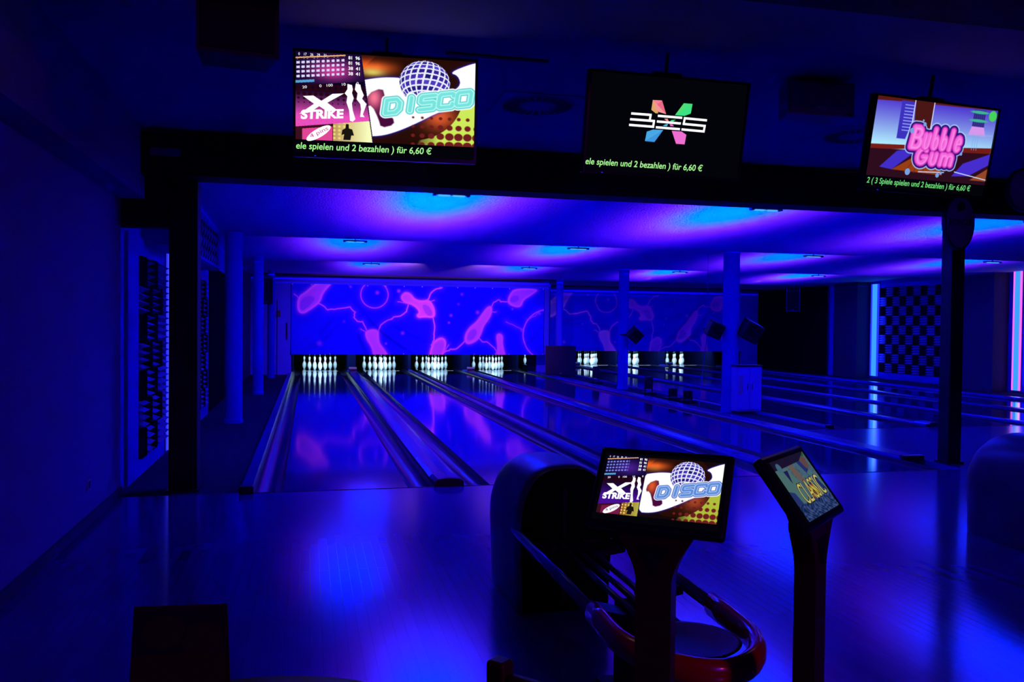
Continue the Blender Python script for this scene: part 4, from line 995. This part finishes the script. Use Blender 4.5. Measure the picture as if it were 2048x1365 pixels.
b = bmesh.new(); tube(b, [(6.93, 6.2, 2.69), (6.92, 6.2, 2.2), (6.95, 6.2, 1.7), (6.92, 6.2, 1.2), (6.86, 6.2, .7), (6.82, 6.2, .3), (6.80, 6.2, .05)], .006, 6)
tag(obj('hanging_wire', b, M_white), 'thin white wire hanging from the ceiling left of the cabinet column', 'wire')
tag(obj('switch_box', B(-.62, -.54, 16.17, 16.2, 1.55, 1.72, bev=.005), M_capdk), 'small dark switch box on the back wall of the left aisle', 'switch box')

# ------------------------------------------------------------------ signs, vents, plates
def oval_sign(label, loc, yaw, a, c, txt):
    t = thing('oval_sign', label, 'sign', loc, (0, 0, yaw), group='oval signs')
    def ov(a, c, y0, y1):
        b = bmesh.new(); return prism(b, [(a * math.cos(2 * PI * i / 40), c * math.sin(2 * PI * i / 40)) for i in range(40)], y0, y1)
    obj('rim', ov(a, c, -.02, .02), M_speaker_d, t); obj('face', ov(a * .92, c * .92, -.025, -.02), M_speaker_w, t)
    if txt:
        lettering(t, txt, 0, .0, a * 1.5, c * .22, M_card_k, y=-.026, name='sign_lettering', offset=.02)
        b = bmesh.new(); prism(b, [(-.03, .10), (.05, .12), (.06, .17), (.0, .20), (-.04, .16)], -.027, -.025); obj('emblem', b, M_card_k, t)
    obj('hanger', B(-.01, .01, -.01, .01, c, c + .3 if c < .3 else c + .2), M_matt, t)
    return t
oval_sign('oval hanging beer sign before the right black pillar', (6.26, -.42, 2.46), R(4), .18, .265, 'ERDINGER')
oval_sign('dark oval sign cut off at the right edge below the ceiling', (6.50, -.95, 2.70), R(0), .2, .2, None)
tag(obj('beam_plate', B(-1.03, -.80, -.135, -.12, 2.745, 2.81, bev=.003), M_speaker_w), 'small grey plate at the left end of the black beam', 'plate')
for cx, cyy, lab in ((1.75, -1.62, 'round slotted ceiling vent between the first and second screens'), (4.43, -1.40, 'round slotted ceiling vent beside the third screen')):
    t = thing('ceiling_vent', lab, 'vent', (cx, cyy, 2.97), group='ceiling vents')
    obj('plate', B(-.3, .3, -.3, .3, -.006, 0), M_ceil2, t)
    b = bmesh.new()
    for k in range(24):
        a = 2 * PI * k / 24 + .05; c_, s_ = math.cos(a), math.sin(a)
        pts = [(.13, -.012), (.24, -.022), (.24, .022), (.13, .012)]
        vs = [b.verts.new((p * c_ - q * s_, p * s_ + q * c_, -.009)) for p, q in pts]; b.faces.new(vs)
    obj('slots', b, M_black, t)
    obj('ring', lathe([(.26, -.006), (.26, -.012), (.245, -.012), (.245, -.006)], 40, cap=False), M_ceil2, t)
tag(obj('ceiling_slot', B(.95, 1.55, -2.62, -2.58, 2.962, 2.969), M_black), 'thin dark slot in the ceiling right of the first screen', 'slot')
t = thing('wall_socket', 'small pale socket low on the left wall', 'socket', (-1.29, -.95, .28))
obj('plate', B(0, .01, -.04, .04, -.04, .04, bev=.002), M_silver, t); obj('insert', B(.01, .012, -.025, .025, -.025, .025), M_dkwall, t)

# ------------------------------------------------------------------ foreground: table, menu card, chair
t = thing('round_table', 'dark red round table at the bottom edge with the menu card on it', 'table', (.12, -6.16, 0))
obj('tabletop', lathe([(.0, .77), (.33, .77), (.345, .778), (.345, .792), (.335, .80), (0, .80)], 48), M_table, t); shade_auto(t.children[0])
obj('stem', lathe([(.03, .03), (.03, .77)], 20), M_metal, t); obj('foot', lathe([(.22, 0), (.22, .015), (.03, .035)], 32), M_metal, t)
t = thing('menu_card', 'red and black folded menu card standing on the round table', 'menu card', (.030, -6.10, .80), (0, 0, R(-5)))
cw, ch = .065, .226
b = bmesh.new(); prism(b, [(-.0, ch), (-.045, 0), (-.043, 0), (.0, ch - .004), (.043, 0), (.045, 0)], -cw, cw, 'x'); obj('card', b, M_card_r, t)
nrm = .045 / ch
def on(x, z, e=.0006): return (x, -(ch - z) * nrm - e, z)
b = bmesh.new(); b.faces.new([b.verts.new(on(*p)) for p in ((-cw + .001, .158), (cw - .001, .165), (cw - .001, ch - .003), (-cw + .001, ch - .003))]); obj('black_panel', b, M_card_k, t)
for cx, cz, r, sx in ((-.022, .190, .026, 1.2), (.032, .178, .026, 1.15)):
    b = bmesh.new(); n = 28; b.faces.new([b.verts.new(on(cx + r * sx * math.cos(2 * PI * i / n), max(cz + r * math.sin(2 * PI * i / n) * .9, .159), .0012)) for i in range(n)]); obj('fruit_picture', b, M_card_o, t)

t = thing('chair', 'brown chair at the bottom edge, only the top of its backrest in view', 'chair', (.657, -6.135, 0), (0, 0, R(132)))
for x in (-.19, .19):
    obj('leg', B(x - .018, x + .018, -.018, .018, 0, .865, bev=.006), M_chair, t)
    obj('leg', B(x - .018, x + .018, -.42, -.385, 0, .44, bev=.006), M_chair, t)
obj('seat', B(-.21, .21, -.42, .02, .44, .48, bev=.012), M_chair, t)
obj('backrest', B(-.172, .172, -.012, .012, .62, .845, bev=.008), M_chair, t)
